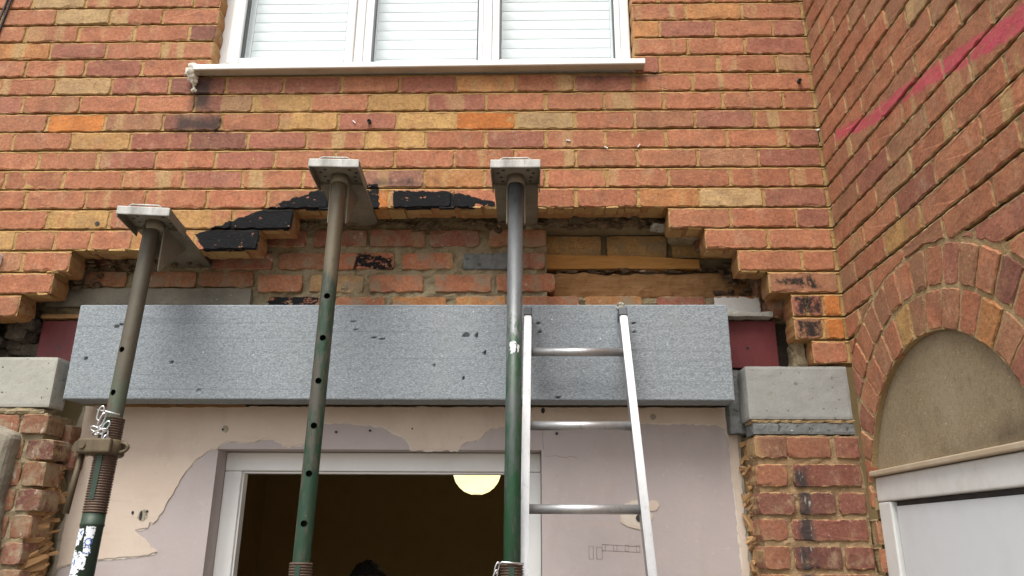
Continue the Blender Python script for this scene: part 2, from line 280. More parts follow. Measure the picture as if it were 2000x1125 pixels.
# ------------------------------------------------------------------ object helpers
def mk(name, verts, faces, mat, parent=None, smooth=False, loc=None, rot=None):
    me = bpy.data.meshes.new(name); me.from_pydata([tuple(v) for v in verts], [], faces); me.update()
    return link(name, me, mat, parent, smooth, loc, rot)
def link(name, me, mat, parent=None, smooth=False, loc=None, rot=None):
    if mat is not None and not me.materials: me.materials.append(mat if not isinstance(mat, str) else G[mat])
    o = bpy.data.objects.new(name, me); COL.objects.link(o)
    if smooth: me.polygons.foreach_set('use_smooth', [True] * len(me.polygons))
    if loc is not None: o.location = loc
    if rot is not None: o.rotation_euler = rot
    if parent is not None: o.parent = parent
    return o
def thing(name, label, cat, loc=(0, 0, 0), rot=(0, 0, 0), group=None):
    o = bpy.data.objects.new(name, None); o.empty_display_size = .05; COL.objects.link(o); o.location = loc; o.rotation_euler = rot
    return tag(o, label, cat, group)
def tag(o, label, cat, group=None):
    o['label'] = label; o['category'] = cat
    if group: o['group'] = group
    return o
def struct(o): o['kind'] = 'structure'; return o
def box_vf(x0, x1, y0, y1, z0, z1):
    v = [(x0, y0, z0), (x1, y0, z0), (x1, y1, z0), (x0, y1, z0), (x0, y0, z1), (x1, y0, z1), (x1, y1, z1), (x0, y1, z1)]
    return v, [(3, 2, 1, 0), (4, 5, 6, 7), (0, 1, 5, 4), (1, 2, 6, 5), (2, 3, 7, 6), (3, 0, 4, 7)]
def bm_obj(name, bm, mat, parent=None, smooth=False, loc=None, rot=None):
    bmesh.ops.recalc_face_normals(bm, faces=bm.faces); me = bpy.data.meshes.new(name); bm.to_mesh(me); bm.free(); return link(name, me, mat, parent, smooth, loc, rot)
def box(name, x0, x1, y0, y1, z0, z1, mat, parent=None, bev=.003, seg=2, loc=None, rot=None):
    bm = bmesh.new(); v, f = box_vf(x0, x1, y0, y1, z0, z1); vs = [bm.verts.new(p) for p in v]
    for q in f: bm.faces.new([vs[i] for i in q])
    if bev: bmesh.ops.bevel(bm, geom=bm.edges[:], offset=bev, segments=seg, affect='EDGES', profile=.6)
    return bm_obj(name, bm, mat, parent, False, loc, rot)
def boxes(name, lst, mat, parent=None):
    V, F = [], []
    for b in lst:
        v, f = box_vf(*b); n = len(V); V += v; F += [tuple(i + n for i in q) for q in f]
    return mk(name, V, F, mat, parent)
def rough_box(name, x0, x1, y0, y1, z0, z1, mat, parent=None, res=.012, amp=.003, freq=25., rnd=.006, seed=0., dents=(), skew=None):
    """closed box with every face gridded, edges rounded and the surface pushed about by noise"""
    bm = bmesh.new(); dims = ((x0, x1), (y0, y1), (z0, z1)); c = [(a + b) / 2 for a, b in dims]; hf = [(b - a) / 2 for a, b in dims]
    for ax in range(3):
        u, v = (ax + 1) % 3, (ax + 2) % 3; nu = max(2, min(500, round(2 * hf[u] / res))); nv = max(2, round(2 * hf[v] / res))
        for sg in (-1, 1):
            g = []
            for i in range(nu + 1):
                row = []
                for j in range(nv + 1):
                    p = [0, 0, 0]; p[ax] = sg * hf[ax]; p[u] = -hf[u] + 2 * hf[u] * i / nu; p[v] = -hf[v] + 2 * hf[v] * j / nv; row.append(bm.verts.new(p))
                g.append(row)
            for i in range(nu):
                for j in range(nv): bm.faces.new((g[i][j], g[i + 1][j], g[i + 1][j + 1], g[i][j + 1]))
    bmesh.ops.remove_doubles(bm, verts=bm.verts[:], dist=1e-5)
    for vv in bm.verts:
        p = vv.co; q = Vector([max(-hf[k] + rnd, min(hf[k] - rnd, p[k])) for k in range(3)]); d = p - q
        if d.length > rnd: p = q + d.normalized() * rnd
        P = Vector((p[0] + c[0], p[1] + c[1], p[2] + c[2])); nrm = d.normalized() if d.length > 0 else Vector((0, 0, 0))
        P += nrm * amp * (mnoise.fractal(P * freq + Vector((seed, 0, 0)), 1., 2., 4) - .2)
        for (dx, dz, rx, rz, dep) in dents:
            t = ((P.x - dx) / rx) ** 2 + ((P.z - dz) / rz) ** 2
            if t < 1 and p[1] < 0: P.y += dep * (1 - t) ** .5
        if skew: P = skew(P)
        vv.co = P
    return bm_obj(name, bm, mat, parent, False)
def tube(name, p0, p1, r, mat, parent=None, n=20, r2=None, caps=True, hollow=0.):
    p0, p1 = Vector(p0), Vector(p1); d = (p1 - p0).normalized(); a = d.orthogonal().normalized(); b = d.cross(a); V, F = [], []
    rings = [(p0, r), (p1, r2 or r)] + ([(p1, (r2 or r) - hollow), (p0, r - hollow)] if hollow else [])
    for P, R_ in rings:
        for k in range(n): V.append(P + (a * math.cos(2 * PI * k / n) + b * math.sin(2 * PI * k / n)) * R_)
    m = len(rings)
    for q in range(m if hollow else m - 1):
        for k in range(n): F.append((q * n + k, q * n + (k + 1) % n, (q + 1) % m * n + (k + 1) % n, (q + 1) % m * n + k))
    if caps and not hollow: F += [tuple(range(n))[::-1], tuple(range(n, 2 * n))]
    bm = bmesh.new(); me = bpy.data.meshes.new(name); me.from_pydata([tuple(v) for v in V], [], F); bm.from_mesh(me); bpy.data.meshes.remove(me)
    o = bm_obj(name, bm, mat, parent)
    for pl in o.data.polygons: pl.use_smooth = len(pl.vertices) == 4
    return o
def lathe(name, prof, mat, parent=None, n=28, loc=None, rot=None):
    V, F = [], []; m = len(prof)
    for r, z in prof:
        for k in range(n): V.append((r * math.cos(2 * PI * k / n), r * math.sin(2 * PI * k / n), z))
    for q in range(m - 1):
        for k in range(n): F.append((q * n + k, q * n + (k + 1) % n, (q + 1) * n + (k + 1) % n, (q + 1) * n + k))
    F += [tuple(range(n))[::-1], tuple(range((m - 1) * n, m * n))]
    o = mk(name, V, F, mat, parent, False, loc, rot)
    for pl in o.data.polygons: pl.use_smooth = len(pl.vertices) == 4 and abs(pl.normal.z) < .9
    return o
def path_tube(name, pts, r, mat, parent=None, n=8, closed=False):
    pts = [Vector(p) for p in pts]; V, F = [], []; m = len(pts); up = Vector((.13, .31, .94))
    for i, p in enumerate(pts):
        d = (pts[(i + 1) % m] - pts[i - 1]) if closed else (pts[min(i + 1, m - 1)] - pts[max(i - 1, 0)])
        d.normalize(); a = d.cross(up)
        if a.length < .05: a = d.orthogonal()
        a.normalize(); b = d.cross(a)
        for k in range(n): V.append(p + (a * math.cos(2 * PI * k / n) + b * math.sin(2 * PI * k / n)) * r)
    for q in range(m if closed else m - 1):
        for k in range(n): F.append((q * n + k, q * n + (k + 1) % n, ((q + 1) % m) * n + (k + 1) % n, ((q + 1) % m) * n + k))
    if not closed: F += [tuple(range(n))[::-1], tuple(range((m - 1) * n, m * n))]
    return mk(name, V, F, mat, parent, True)
def extrude_poly(name, pts, y0, y1, mat, parent=None, ragged=0., step=.0, seed=1):
    """outline in the X-Z plane, given thickness along Y"""
    rr = random.Random(seed); P = []
    for (a, b), (c, d) in zip(pts, pts[1:] + pts[:1]):
        n = max(1, int(math.hypot(c - a, d - b) / step)) if step else 1
        for i in range(n):
            t = i / n; P.append((a + (c - a) * t + rr.uniform(-ragged, ragged), b + (d - b) * t + rr.uniform(-ragged, ragged)))
    bm = bmesh.new(); f = bm.faces.new([bm.verts.new((x, y0, z)) for x, z in P]); ex = bmesh.ops.extrude_face_region(bm, geom=[f])
    for v in ex['geom']:
        if isinstance(v, bmesh.types.BMVert): v.co.y = y1
    bmesh.ops.triangulate(bm, faces=[q for q in bm.faces if len(q.verts) > 4])
    return bm_obj(name, bm, mat, parent)

# ------------------------------------------------------------------ bricks
def dense(poly, step=.018):
    P = []
    for (a, b), (c, d) in zip(poly, poly[1:] + poly[:1]):
        n = max(1, round(math.hypot(c - a, d - b) / step))
        P += [(a + (c - a) * i / n, b + (d - b) * i / n, i == 0) for i in range(n)]
    return P
def brick_vf(poly, thick, rr, jit=.0019):
    cx = sum(p[0] for p in poly) / len(poly); cy = sum(p[1] for p in poly) / len(poly); D = dense(poly); n = len(D); r1, r0 = [], []
    chip = rr.randrange(n) if rr.random() < .75 else -9
    for i, (x, y, cor) in enumerate(D):
        dx, dy = cx - x, cy - y; L = math.hypot(dx, dy) + 1e-6
        ex, ey = (1 if dx > 0 else -1), (1 if dy > 0 else -1)
        if cor: x += ex * .0025; y += ey * .0025
        x += rr.uniform(-jit, jit); y += rr.uniform(-jit, jit) * (1.5 if dy > 0 else 1.); r1.append((x, y))
        k = .0018 + rr.uniform(0, .0022) + (.009 * rr.random() if abs(i - chip) < 2 else 0)
        px, py = D[i - 1][:2]; qx, qy = D[(i + 1) % n][:2]; tx, ty = qx - px, qy - py; T = math.hypot(tx, ty) + 1e-9; nx, ny = -ty / T, tx / T
        if nx * dx + ny * dy < 0: nx, ny = -nx, -ny
        r0.append((x + nx * k, y + ny * k))
    V = [(x, rr.uniform(-.0006, .0006), y) for x, y in r0] + [(x, .0028 + rr.uniform(-.0008, .0008), y) for x, y in r1] + [(x, thick, y) for x, y in r1]
    F = [tuple(range(n)), tuple(range(2 * n, 3 * n))[::-1]]
    for q in range(2):
        for i in range(n): j = (i + 1) % n; F.append((q * n + j, q * n + i, (q + 1) * n + i, (q + 1) * n + j))
    return V, F
CACHE = {}
def brick(a0, a1, b0, b1, col, mat, parent, rr, plane='main', thick=.102, off=0., name='brick', tilt=.004, box_kids=None):
    """one brick: a along the wall, b up.  'main' faces -Y, 'side' faces -X (a is then the distance towards the viewer)"""
    wq = round((a1 - a0) / .004) * .004; hq = round((b1 - b0) / .002) * .002; key = (wq, hq, mat, rr.randrange(6), thick)
    if key not in CACHE:
        V, F = brick_vf([(-wq / 2, -hq / 2), (wq / 2, -hq / 2), (wq / 2, hq / 2), (-wq / 2, hq / 2)], thick, random.Random(hash(key[:2]) + key[3] * 77))
        me = bpy.data.meshes.new(name); me.from_pydata(V, [], F); me.update(); CACHE[key] = me
    return put_brick(CACHE[key], (a0 + a1) / 2, (b0 + b1) / 2, col, mat, parent, rr, plane, off, name, tilt)
XC = 3.045
def put_brick(me, a, b, col, mat, parent, rr, plane, off, name, tilt=.004):
    o = link(name, me, mat, parent); d = off + rr.uniform(-.0022, .0022)
    if plane == 'main': o.location = (a, d, b); o.rotation_euler = (rr.uniform(-tilt, tilt) * 2, rr.uniform(-tilt, tilt), rr.uniform(-tilt, tilt))
    else: o.location = (XC + d, -a, b); o.rotation_euler = (rr.uniform(-tilt, tilt), rr.uniform(-tilt, tilt), -PI / 2 + rr.uniform(-tilt, tilt))
    o.color = col; return o
def colour(code, rr):
    base = {'r': (.395, .166, .090), 'd': (.325, .134, .088), 'D': (.225, .095, .068), 'y': (.46, .275, .105), 'g': (.42, .285, .14), 'o': (.50, .178, .045),
            'n': (.345, .170, .095), 'b': (.39, .163, .088), 'Y': (.45, .22, .088), 's': (.27, .14, .10)}[code]
    k = rr.uniform(.90, 1.12); h_ = rr.uniform(-.07, .07)
    al = {'b': 1., 'y': 2., 'Y': .9, 'g': .0}.get(code, .6 if rr.random() < .2 else 0.)
    return (base[0] * k * (1 + h_ * .3), base[1] * k * (1 + h_), base[2] * k * (1 + h_), al)
def merged(name, items, mat, parent, plane='main', thick=.102, depth=(1, 1)):
    """brickwork beyond the picture's edge, still real bricks, joined"""
    V, F = [], []; rr = random.Random(5)
    for a0, a1, b0, b1 in items:
        v, f = brick_vf([(a0, b0), (a1, b0), (a1, b1), (a0, b1)], thick, rr); n = len(V); d = rr.uniform(-.002, .002)
        V += [(x, y + d, z) for x, y, z in v] if plane == 'main' else [(XC + y + d, -x, z) for x, y, z in v]
        F += [tuple(i + n for i in q) for q in f]
    o = mk(name, V, F, mat, parent); o['kind'] = 'stuff'; o.color = (.36, .115, .068, .4); return o
def zc(c): return 3.42 - .0808 * c - max(0, c - 8) * .0022
def zb(c): return (zc(c) + zc(c + 1)) / 2          # lower boundary of course c
BH = .0357
def mortar_strips(name, runs, mat, parent, plane='main', seed=0, deep=.010, slab=.098):
    """pointed mortar: raked under each brick, nearly flush above the next"""
    V, F = [], []
    for c, a0, a1 in runs:
        zt, zl = zb(c - 1), zb(c); prof = [(zl + .0055, .0045), (zl + .012, .0042), ((zt + zl) / 2, .0045), (zt - .011, .0040), (zt - .0062, .0015), (zt - .0015, .0045), (zt + .0005, deep * .75), (zt + .0055, deep)]
        n = max(2, round((a1 - a0) / .013)); base = len(V); m = len(prof)
        for i in range(n + 1):
            a = a0 + (a1 - a0) * i / n
            for z, d in prof:
                d2 = d + .0035 * mnoise.noise(Vector((a * 30 + seed, z * 45, c * .7))) + .0018 * mnoise.noise(Vector((a * 110, z * 140, seed)))
                z2 = z + .0012 * mnoise.noise(Vector((a * 40, z * 9, seed + 4.)))
                V.append((a, max(d2, .0005), z2) if plane == 'main' else (XC + max(d2, .0005), -a, z2))
        for i in range(n):
            for j in range(m - 1):
                q = (base + i * m + j, base + (i + 1) * m + j, base + (i + 1) * m + j + 1, base + i * m + j + 1); F.append(q)
        if slab:
            v, f = box_vf(a0 + .006, a1 - .006, .014, slab, zl + .011, zt + .0105); k = len(V)
            V += v if plane == 'main' else [(XC + y, -x, z) for x, y, z in v]; F += [tuple(i + k for i in q) for q in f]
    return mk(name, V, F, mat, parent)

def build_main_wall():
    W = thing('house_wall', 'weathered orange-red brick wall with a stepped opening knocked through under the window', 'wall', (0, 0, 0)); rr = random.Random(11)
    k225 = lambda x0, n: [x0 + .225 * i for i in range(n)]
    rows = {}          # course -> list of (joint positions, codes)
    def L(c, joints, codes): rows.setdefault(c, []).append((joints, codes))
    for c in range(-19, -4):       # above the picture, beside the window
        o = -.056 if c % 2 else .055
        L(c, [o - .225, o, o + .22, o + .44, .715] if c % 2 == 0 else [o - .225, o, o + .217, o + .44, o + .664, .715], 'rgrb' if c % 2 == 0 else 'rgbrr')
        L(c, [2.372, 2.478, 2.696, 2.921, 3.045] if c % 2 else [2.372, 2.587, 2.806, 3.045], 'rrrd' if c % 2 else 'bbr')
    L(-4, [-.17, .055, .276, .491, .715], 'rgbr'); L(-4, [2.372, 2.587, 2.806, 3.045], 'bYb')
    L(-3, [-.28, -.056, .161, .384, .608, .715], 'rrbbD' ); L(-3, [2.372, 2.478, 2.696, 2.921, 3.045], 'Ydrd')
    L(-2, [-.17, .062, .288, .51, .715], 'Ydrb'); L(-2, [2.372, 2.581, 2.803, 3.045], 'rrd')
    L(-1, [-.25, -.02, .216, .445, .715], 'bbdb'); L(-1, [2.372, 2.47, 2.694, 2.916, 3.045], 'drbn')
    L(0, k225(-.1125, 14) + [3.045], 'bgdDddbdYbdrbr'); L(1, k225(-.225, 15) + [3.045], 'drrrDybydrrbrbr')
    L(2, k225(-.1125, 14) + [3.045], 'ronDrydyogrndb'); L(3, k225(-.225, 15) + [3.045], 'rrydDdbyrdrrrbd')
    L(4, k225(-.1125, 14) + [3.045], 'rrdbdrrrbbrrnd'); L(5, k225(-.225, 15) + [3.045], 'rrrbdbrsYrrrrbr')
    L(6, [.096 + .2263 * i for i in range(-1, 13)] + [3.045], 'rrrbrrorrrrYgd')
    L(7, [-.03, .196, .424, .65, .881, 1.102], 'ryryr'); L(7, [2.466, 2.689, 2.923, 3.045], 'rrd')
    L(8, [-.14, .091, .238, .372, .525, .755, .986], 'yrrrYr'); L(8, [2.592, 2.813, 3.045], 'rr')
    L(9, [-.09, .135, .309], 'nr'); L(9, [2.701, 2.925, 3.045], 'rr')
    L(10, [-.17, .05, .262], 'rr'); L(10, [2.80, 3.045], 'n'); L(11, [-.07, .158], 'r'); L(11, [2.872, 2.922, 2.978, 3.045], 'ddo')
    L(12, [-.20, .02], 'r'); L(12, [2.872, 2.970, 3.045], 'no'); L(13, [2.925, 3.045], 'r')
    runs, stuff = [], []
    for c, segs in rows.items():
        for joints, codes in segs:
            first = joints[0]
            if first < .3:                       # carry the course on to the left, out of the picture
                x = first
                while x > -1.0: stuff.append((x - .219, x - .006, zc(c) - BH, zc(c) + BH)); x -= .225
                runs.append((c, x, joints[-1]))
            else: runs.append((c, first, joints[-1]))
            if joints[-1] == 3.045: runs[-1] = (c, runs[-1][1], 3.10)
            for i in range(len(joints) - 1):
                a0 = joints[i] + (.0045 if joints[i] != first or first < .3 else .002); a1 = joints[i + 1] - (.0045 if i < len(joints) - 2 else .002)
                if joints[-1] == 3.045 and i == len(joints) - 2: a1 = 3.038
                j = .0025; a0 += rr.uniform(-j, j) * (i > 0); z0, z1 = zc(c) - BH + rr.uniform(-.001, .001), zc(c) + BH + rr.uniform(-.001, .001)
                if c < -6: stuff.append((a0, a1, z0, z1)); continue
                col = colour(codes[i] if i < len(codes) else 'r', rr)
                hit = any(min(p[0] for p in P) - .05 < a1 and max(p[0] for p in P) + .05 > a0 and min(p[1] for p in P) - .05 < z1 and max(p[1] for p in P) + .05 > z0 for P in BIT + BITR + SOOT)
                brick(a0, a1, z0, z1, col, 'tarbrick' if hit else 'brick', W, rr, 'main', .102)
    for c in range(13, 41):                      # plain wall left of the pilaster, outside the picture
        runs.append((c, -1.2, -.305)); x = -.31 - (.1125 if c % 2 else 0)
        if c % 2: stuff.append((-.413, -.31, zc(c) - BH, zc(c) + BH))
        while x > -1.0: stuff.append((x - .219, x - .006, zc(c) - BH, zc(c) + BH)); x -= .225
    mortar_strips('mortar', runs, 'mortar', W, 'main', 3., .017)
    merged('outer_brickwork', stuff, 'brick', W)
    # lumps of old mortar hanging on the cut edges of the opening
    V, F = [], []; r2 = random.Random(9)
    for (x0, x1, z) in [(.32, .97, zb(8)), (1.12, 1.24, zb(6)), (1.45, 1.86, zb(6)), (2.0, 2.45, zb(6)), (2.47, 2.58, zb(7)), (2.60, 2.69, zb(8)), (.14, .30, zb(9)), (.03, .25, zb(10)), (2.71, 2.80, zb(9)), (.99, 1.09, zb(7))]:
        x = x0
        while x < x1:
            l = r2.uniform(.02, .06); t = r2.uniform(.002, .0055); y0 = r2.uniform(-.001, .02); y1 = y0 + r2.uniform(.02, .07)
            v, f = box_vf(x, min(x + l, x1), y0, min(y1, .1), z + .004 - t, z + .0085); n = len(V)
            V += [(p[0] + r2.uniform(-.004, .004), p[1] + r2.uniform(-.004, .004), p[2] + r2.uniform(-.0015, .0015)) for p in v]; F += [tuple(i + n for i in q) for q in f]
            x += l * r2.uniform(.8, 1.7)
    o = mk('mortar_crust', V, F, 'mortar', W); o['kind'] = 'stuff'
    # left reveal and right reveal of the window are the brick ends; a lining closes the wall above the frame
    boxes('wall_backing', [(-1.2, .70, .104, .30, 2.98, 5.0), (2.385, 3.05, .104, .30, 2.98, 5.0), (-1.2, 3.05, .104, .30, 2.96, 3.44), (.70, 2.385, .02, .30, 4.66, 5.0)], 'greymortar', W)
    return W
build_main_wall()

# ------------------------------------------------------------------ right-hand wall with the arch
ACS, ACZ, R0, R1, R2, R3 = .478, 1.846, .449, .556, .567, .673
def clip_half(poly, nx, ny, d):
    out = []
    for (a, b), (c, e) in zip(poly, poly[1:] + poly[:1]):
        s0, s1 = nx * a + ny * b - d, nx * c + ny * e - d
        if s0 >= 0: out.append((a, b))
        if s0 * s1 < 0: t = s0 / (s0 - s1); out.append((a + (c - a) * t, b + (e - b) * t))
    return out
def minus_disc(poly, cx, cy, R):
    D = [(x, y) for x, y, _ in dense(poly, .006)]; ins = [math.hypot(x - cx, y - cy) < R for x, y in D]
    if not any(ins): return poly
    if all(ins): return []
    n = len(D); st = next(i for i in range(n) if not ins[i] and ins[i - 1]); seq = []
    for k in range(n):
        i = (st + k) % n
        if ins[i]: break
        seq.append(D[i])
    a0 = math.atan2(seq[-1][1] - cy, seq[-1][0] - cx); a1 = math.atan2(seq[0][1] - cy, seq[0][0] - cx)
    m = max(2, int(abs(a1 - a0) * R / .02)); arc = [(cx + R * math.cos(a0 + (a1 - a0) * i / m), cy + R * math.sin(a0 + (a1 - a0) * i / m)) for i in range(1, m)]
    keep = [seq[0]]
    for i in range(1, len(seq) - 1):                 # drop the collinear points again
        (x0, y0), (x1, y1), (x2, y2) = seq[i - 1], seq[i], seq[i + 1]
        if abs((x1 - x0) * (y2 - y1) - (y1 - y0) * (x2 - x1)) > 1e-9: keep.append(seq[i])
    return keep + [seq[-1]] + arc
def area(p): return abs(sum(a * d - c * b for (a, b), (c, d) in zip(p, p[1:] + p[:1]))) / 2
def poly_brick(poly, col, parent, rr, name='brick', off=0.):
    cx = sum(p[0] for p in poly) / len(poly); cy = sum(p[1] for p in poly) / len(poly)
    V, F = brick_vf([(x - cx, y - cy) for x, y in poly], .102, rr); me = bpy.data.meshes.new(name); me.from_pydata(V, [], F); me.update()
    return put_brick(me, cx, cy, col, 'sidebrick', parent, rr, 'side', off, name)
def build_side_wall():
    W = thing('side_wall', 'darker return wall of red brick running forward on the right, round arch and pink spray line on it', 'wall', (0, 0, 0)); rr = random.Random(23)
    stuff, runs = [], []; pick = 'rrrrrrrddnnnrbr'
    for c in range(-19, 42):
        z0, z1 = zc(c) - BH, zc(c) + BH; zm = zc(c); s = (.1246 if c % 2 == 0 else .0121) - .225 + rr.uniform(-.008, .008)
        dz = max(0, zm - ACZ); half = math.sqrt(max(0, .664 ** 2 - dz ** 2)) if zm > ACZ else .447
        if half > 0 and zm < ACZ + .664:
            if ACS - half > .004: runs.append((c, -.03, ACS - half))
            runs.append((c, ACS + half, 2.3))
        else: runs.append((c, -.03, 2.3))
        while s < 2.3:
            a0, a1 = max(s + .0045, .007), s + .2205; s += .225
            if a1 < .02: continue
            poly = [(a0, z0), (a1, z0), (a1, z1), (a0, z1)]
            if z1 > ACZ: poly = minus_disc(poly, ACS, ACZ, R3 + .009) if zm > ACZ - .03 else poly
            if zm <= ACZ - .0 and not (z1 > ACZ and zm > ACZ - .03):
                if a1 > .03 and a0 < .926:
                    if a0 < .03: poly = [(a0, z0), (.031, z0), (.031, z1), (a0, z1)]; 
                    elif a1 > .95: poly = [(.926, z0), (a1, z0), (a1, z1), (.926, z1)]
                    else: continue
            if len(poly) < 3 or area(poly) < .0004: continue
            far = a0 > 1.45 or zm > 4.0 or zm < 1.45
            if far and len(poly) == 4: stuff.append((poly[0][0], poly[1][0], z0, z1)); continue
            code = 'y' if (c == 10 and .34 < a0 < .40) else ('g' if (c == 3 and .55 < a0 < .85) else rr.choice(pick))
            col = colour(code, rr); col = (col[0] * .97, col[1] * .98, col[2] * .98, col[3])
            if len(poly) == 4 and poly[0][1] == z0: brick(poly[0][0], poly[1][0], z0, z1, col, 'spraybrick' if any(min(p[0] for p in P) - .05 < a1 and max(p[0] for p in P) + .05 > a0 and min(p[1] for p in P) - .05 < z1 and max(p[1] for p in P) + .05 > z0 for P in PINK) else 'sidebrick', W, rr, 'side', .102)
            else: poly_brick(poly, col, W, rr)
    mortar_strips('mortar', runs, 'sidemortar', W, 'side', 8., .045, 0)
    merged('outer_brickwork', stuff, 'sidebrick', W, 'side')
    # two rings of bricks on edge
    for ring, (ra, rb, n, code) in enumerate(((R0, R1, 19, 'rnrdnYrnrnyrnrrdnr'), (R2, R3, 24, 'rrnrnrDrndrnrrnnrrdnrr'))):
        for i in range(n):
            g = .0042 / ((ra + rb) / 2); t0, t1 = PI * i / n + g, PI * (i + 1) / n - g
            poly = [(ACS + ra * math.cos(t0), ACZ + ra * math.sin(t0)), (ACS + rb * math.cos(t0), ACZ + rb * math.sin(t0)), (ACS + rb * math.cos(t1), ACZ + rb * math.sin(t1)), (ACS + ra * math.cos(t1), ACZ + ra * math.sin(t1))]
            poly = clip_half(poly, 1, 0, .006)
            if len(poly) < 3 or area(poly) < .0006: continue
            col = colour(rr.choice('rrddnnD') if code is None else code[i % len(code)], rr); col = (col[0] * .97, col[1] * .98, col[2] * .98, 0)
            poly_brick(poly, col, W, rr, 'arch_brick', -.001)
    # mortar between the ring bricks, with the soffit of the arch
    V, F = [], []; nt, rs = 150, [.447, .48, .52, .556, .5615, .567, .60, .64, .673, .682, .70]
    for i in range(nt + 1):
        t = PI * i / nt
        V.append((XC + .06, -(ACS + .447 * math.cos(t)), ACZ + .447 * math.sin(t)))
        for r in rs:
            a, z = ACS + r * math.cos(t), ACZ + r * math.sin(t); V.append((XC + .0035 + .0028 * mnoise.noise(Vector((a * 45, z * 45, 3.))), -max(a, .001), z))
    m = len(rs) + 1
    for i in range(nt):
        for j in range(m - 1): F.append((i * m + j, i * m + j + 1, (i + 1) * m + j + 1, (i + 1) * m + j))
    mk('arch_mortar', V, F, 'sidemortar', W)
    boxes('wall_core', [(XC + .104, XC + .30, -2.3, 0.0, 2.30, 4.95), (XC + .104, XC + .30, -2.3, -.94, 0, 2.30), (XC + .104, XC + .30, -.02, 0, 0, 2.30), (XC + .02, XC + .30, -.0305, -.002, 0, ACZ)], 'sidemortar', W)
build_side_wall()

def build_arch_door():
    P = thing('arch_infill', 'sandy rendered half-round panel filling the brick arch above the white door', 'panel', (XC, -ACS, ACZ))
    t0 = math.asin((1.9635 - ACZ) / .446); pts = [(.446 * math.cos(t0 + (PI - 2 * t0) * i / 40), .446 * math.sin(t0 + (PI - 2 * t0) * i / 40)) for i in range(41)]
    V = [(.020, -a, z) for a, z in pts] + [(.09, -a, z) for a, z in pts]; n = 41
    F = [tuple(range(n)), tuple(range(n, 2 * n))[::-1]] + [(i, i + 1, n + i + 1, n + i) for i in range(n - 1)] + [(n - 1, 0, n, 2 * n - 1)]
    mk('render_panel', V, F, 'render', P)
    D = thing('arched_door', 'white plastic door frame and plain panel set under the rendered arch', 'door', (XC, -ACS, 0))
    x0, x1, zt = .012, .075, 1.945
    box('trim', -.004, .05, -.446, .446, zt, zt + .017, 'creamtrim', D, .004)
    box('head_frame', x0, x1, -.446, .446, zt - .076, zt - .002, 'dirtyupvc', D, .006, 3)
    for s_ in (-1, 1): box('side_frame', x0 + .001, x1, s_ * .446 if s_ < 0 else .362, -.362 if s_ < 0 else .446, .02, zt - .0775, 'dirtyupvc', D, .006, 3)
    box('gasket', x0 + .020, x1 - .01, -.360, .360, .03, zt - .0785, 'gasket', D, 0)
    box('door_panel', x0 + .012, x1 - .02, -.349, .349, .04, zt - .092, 'doorwhite', D, .004, 3)
build_arch_door()

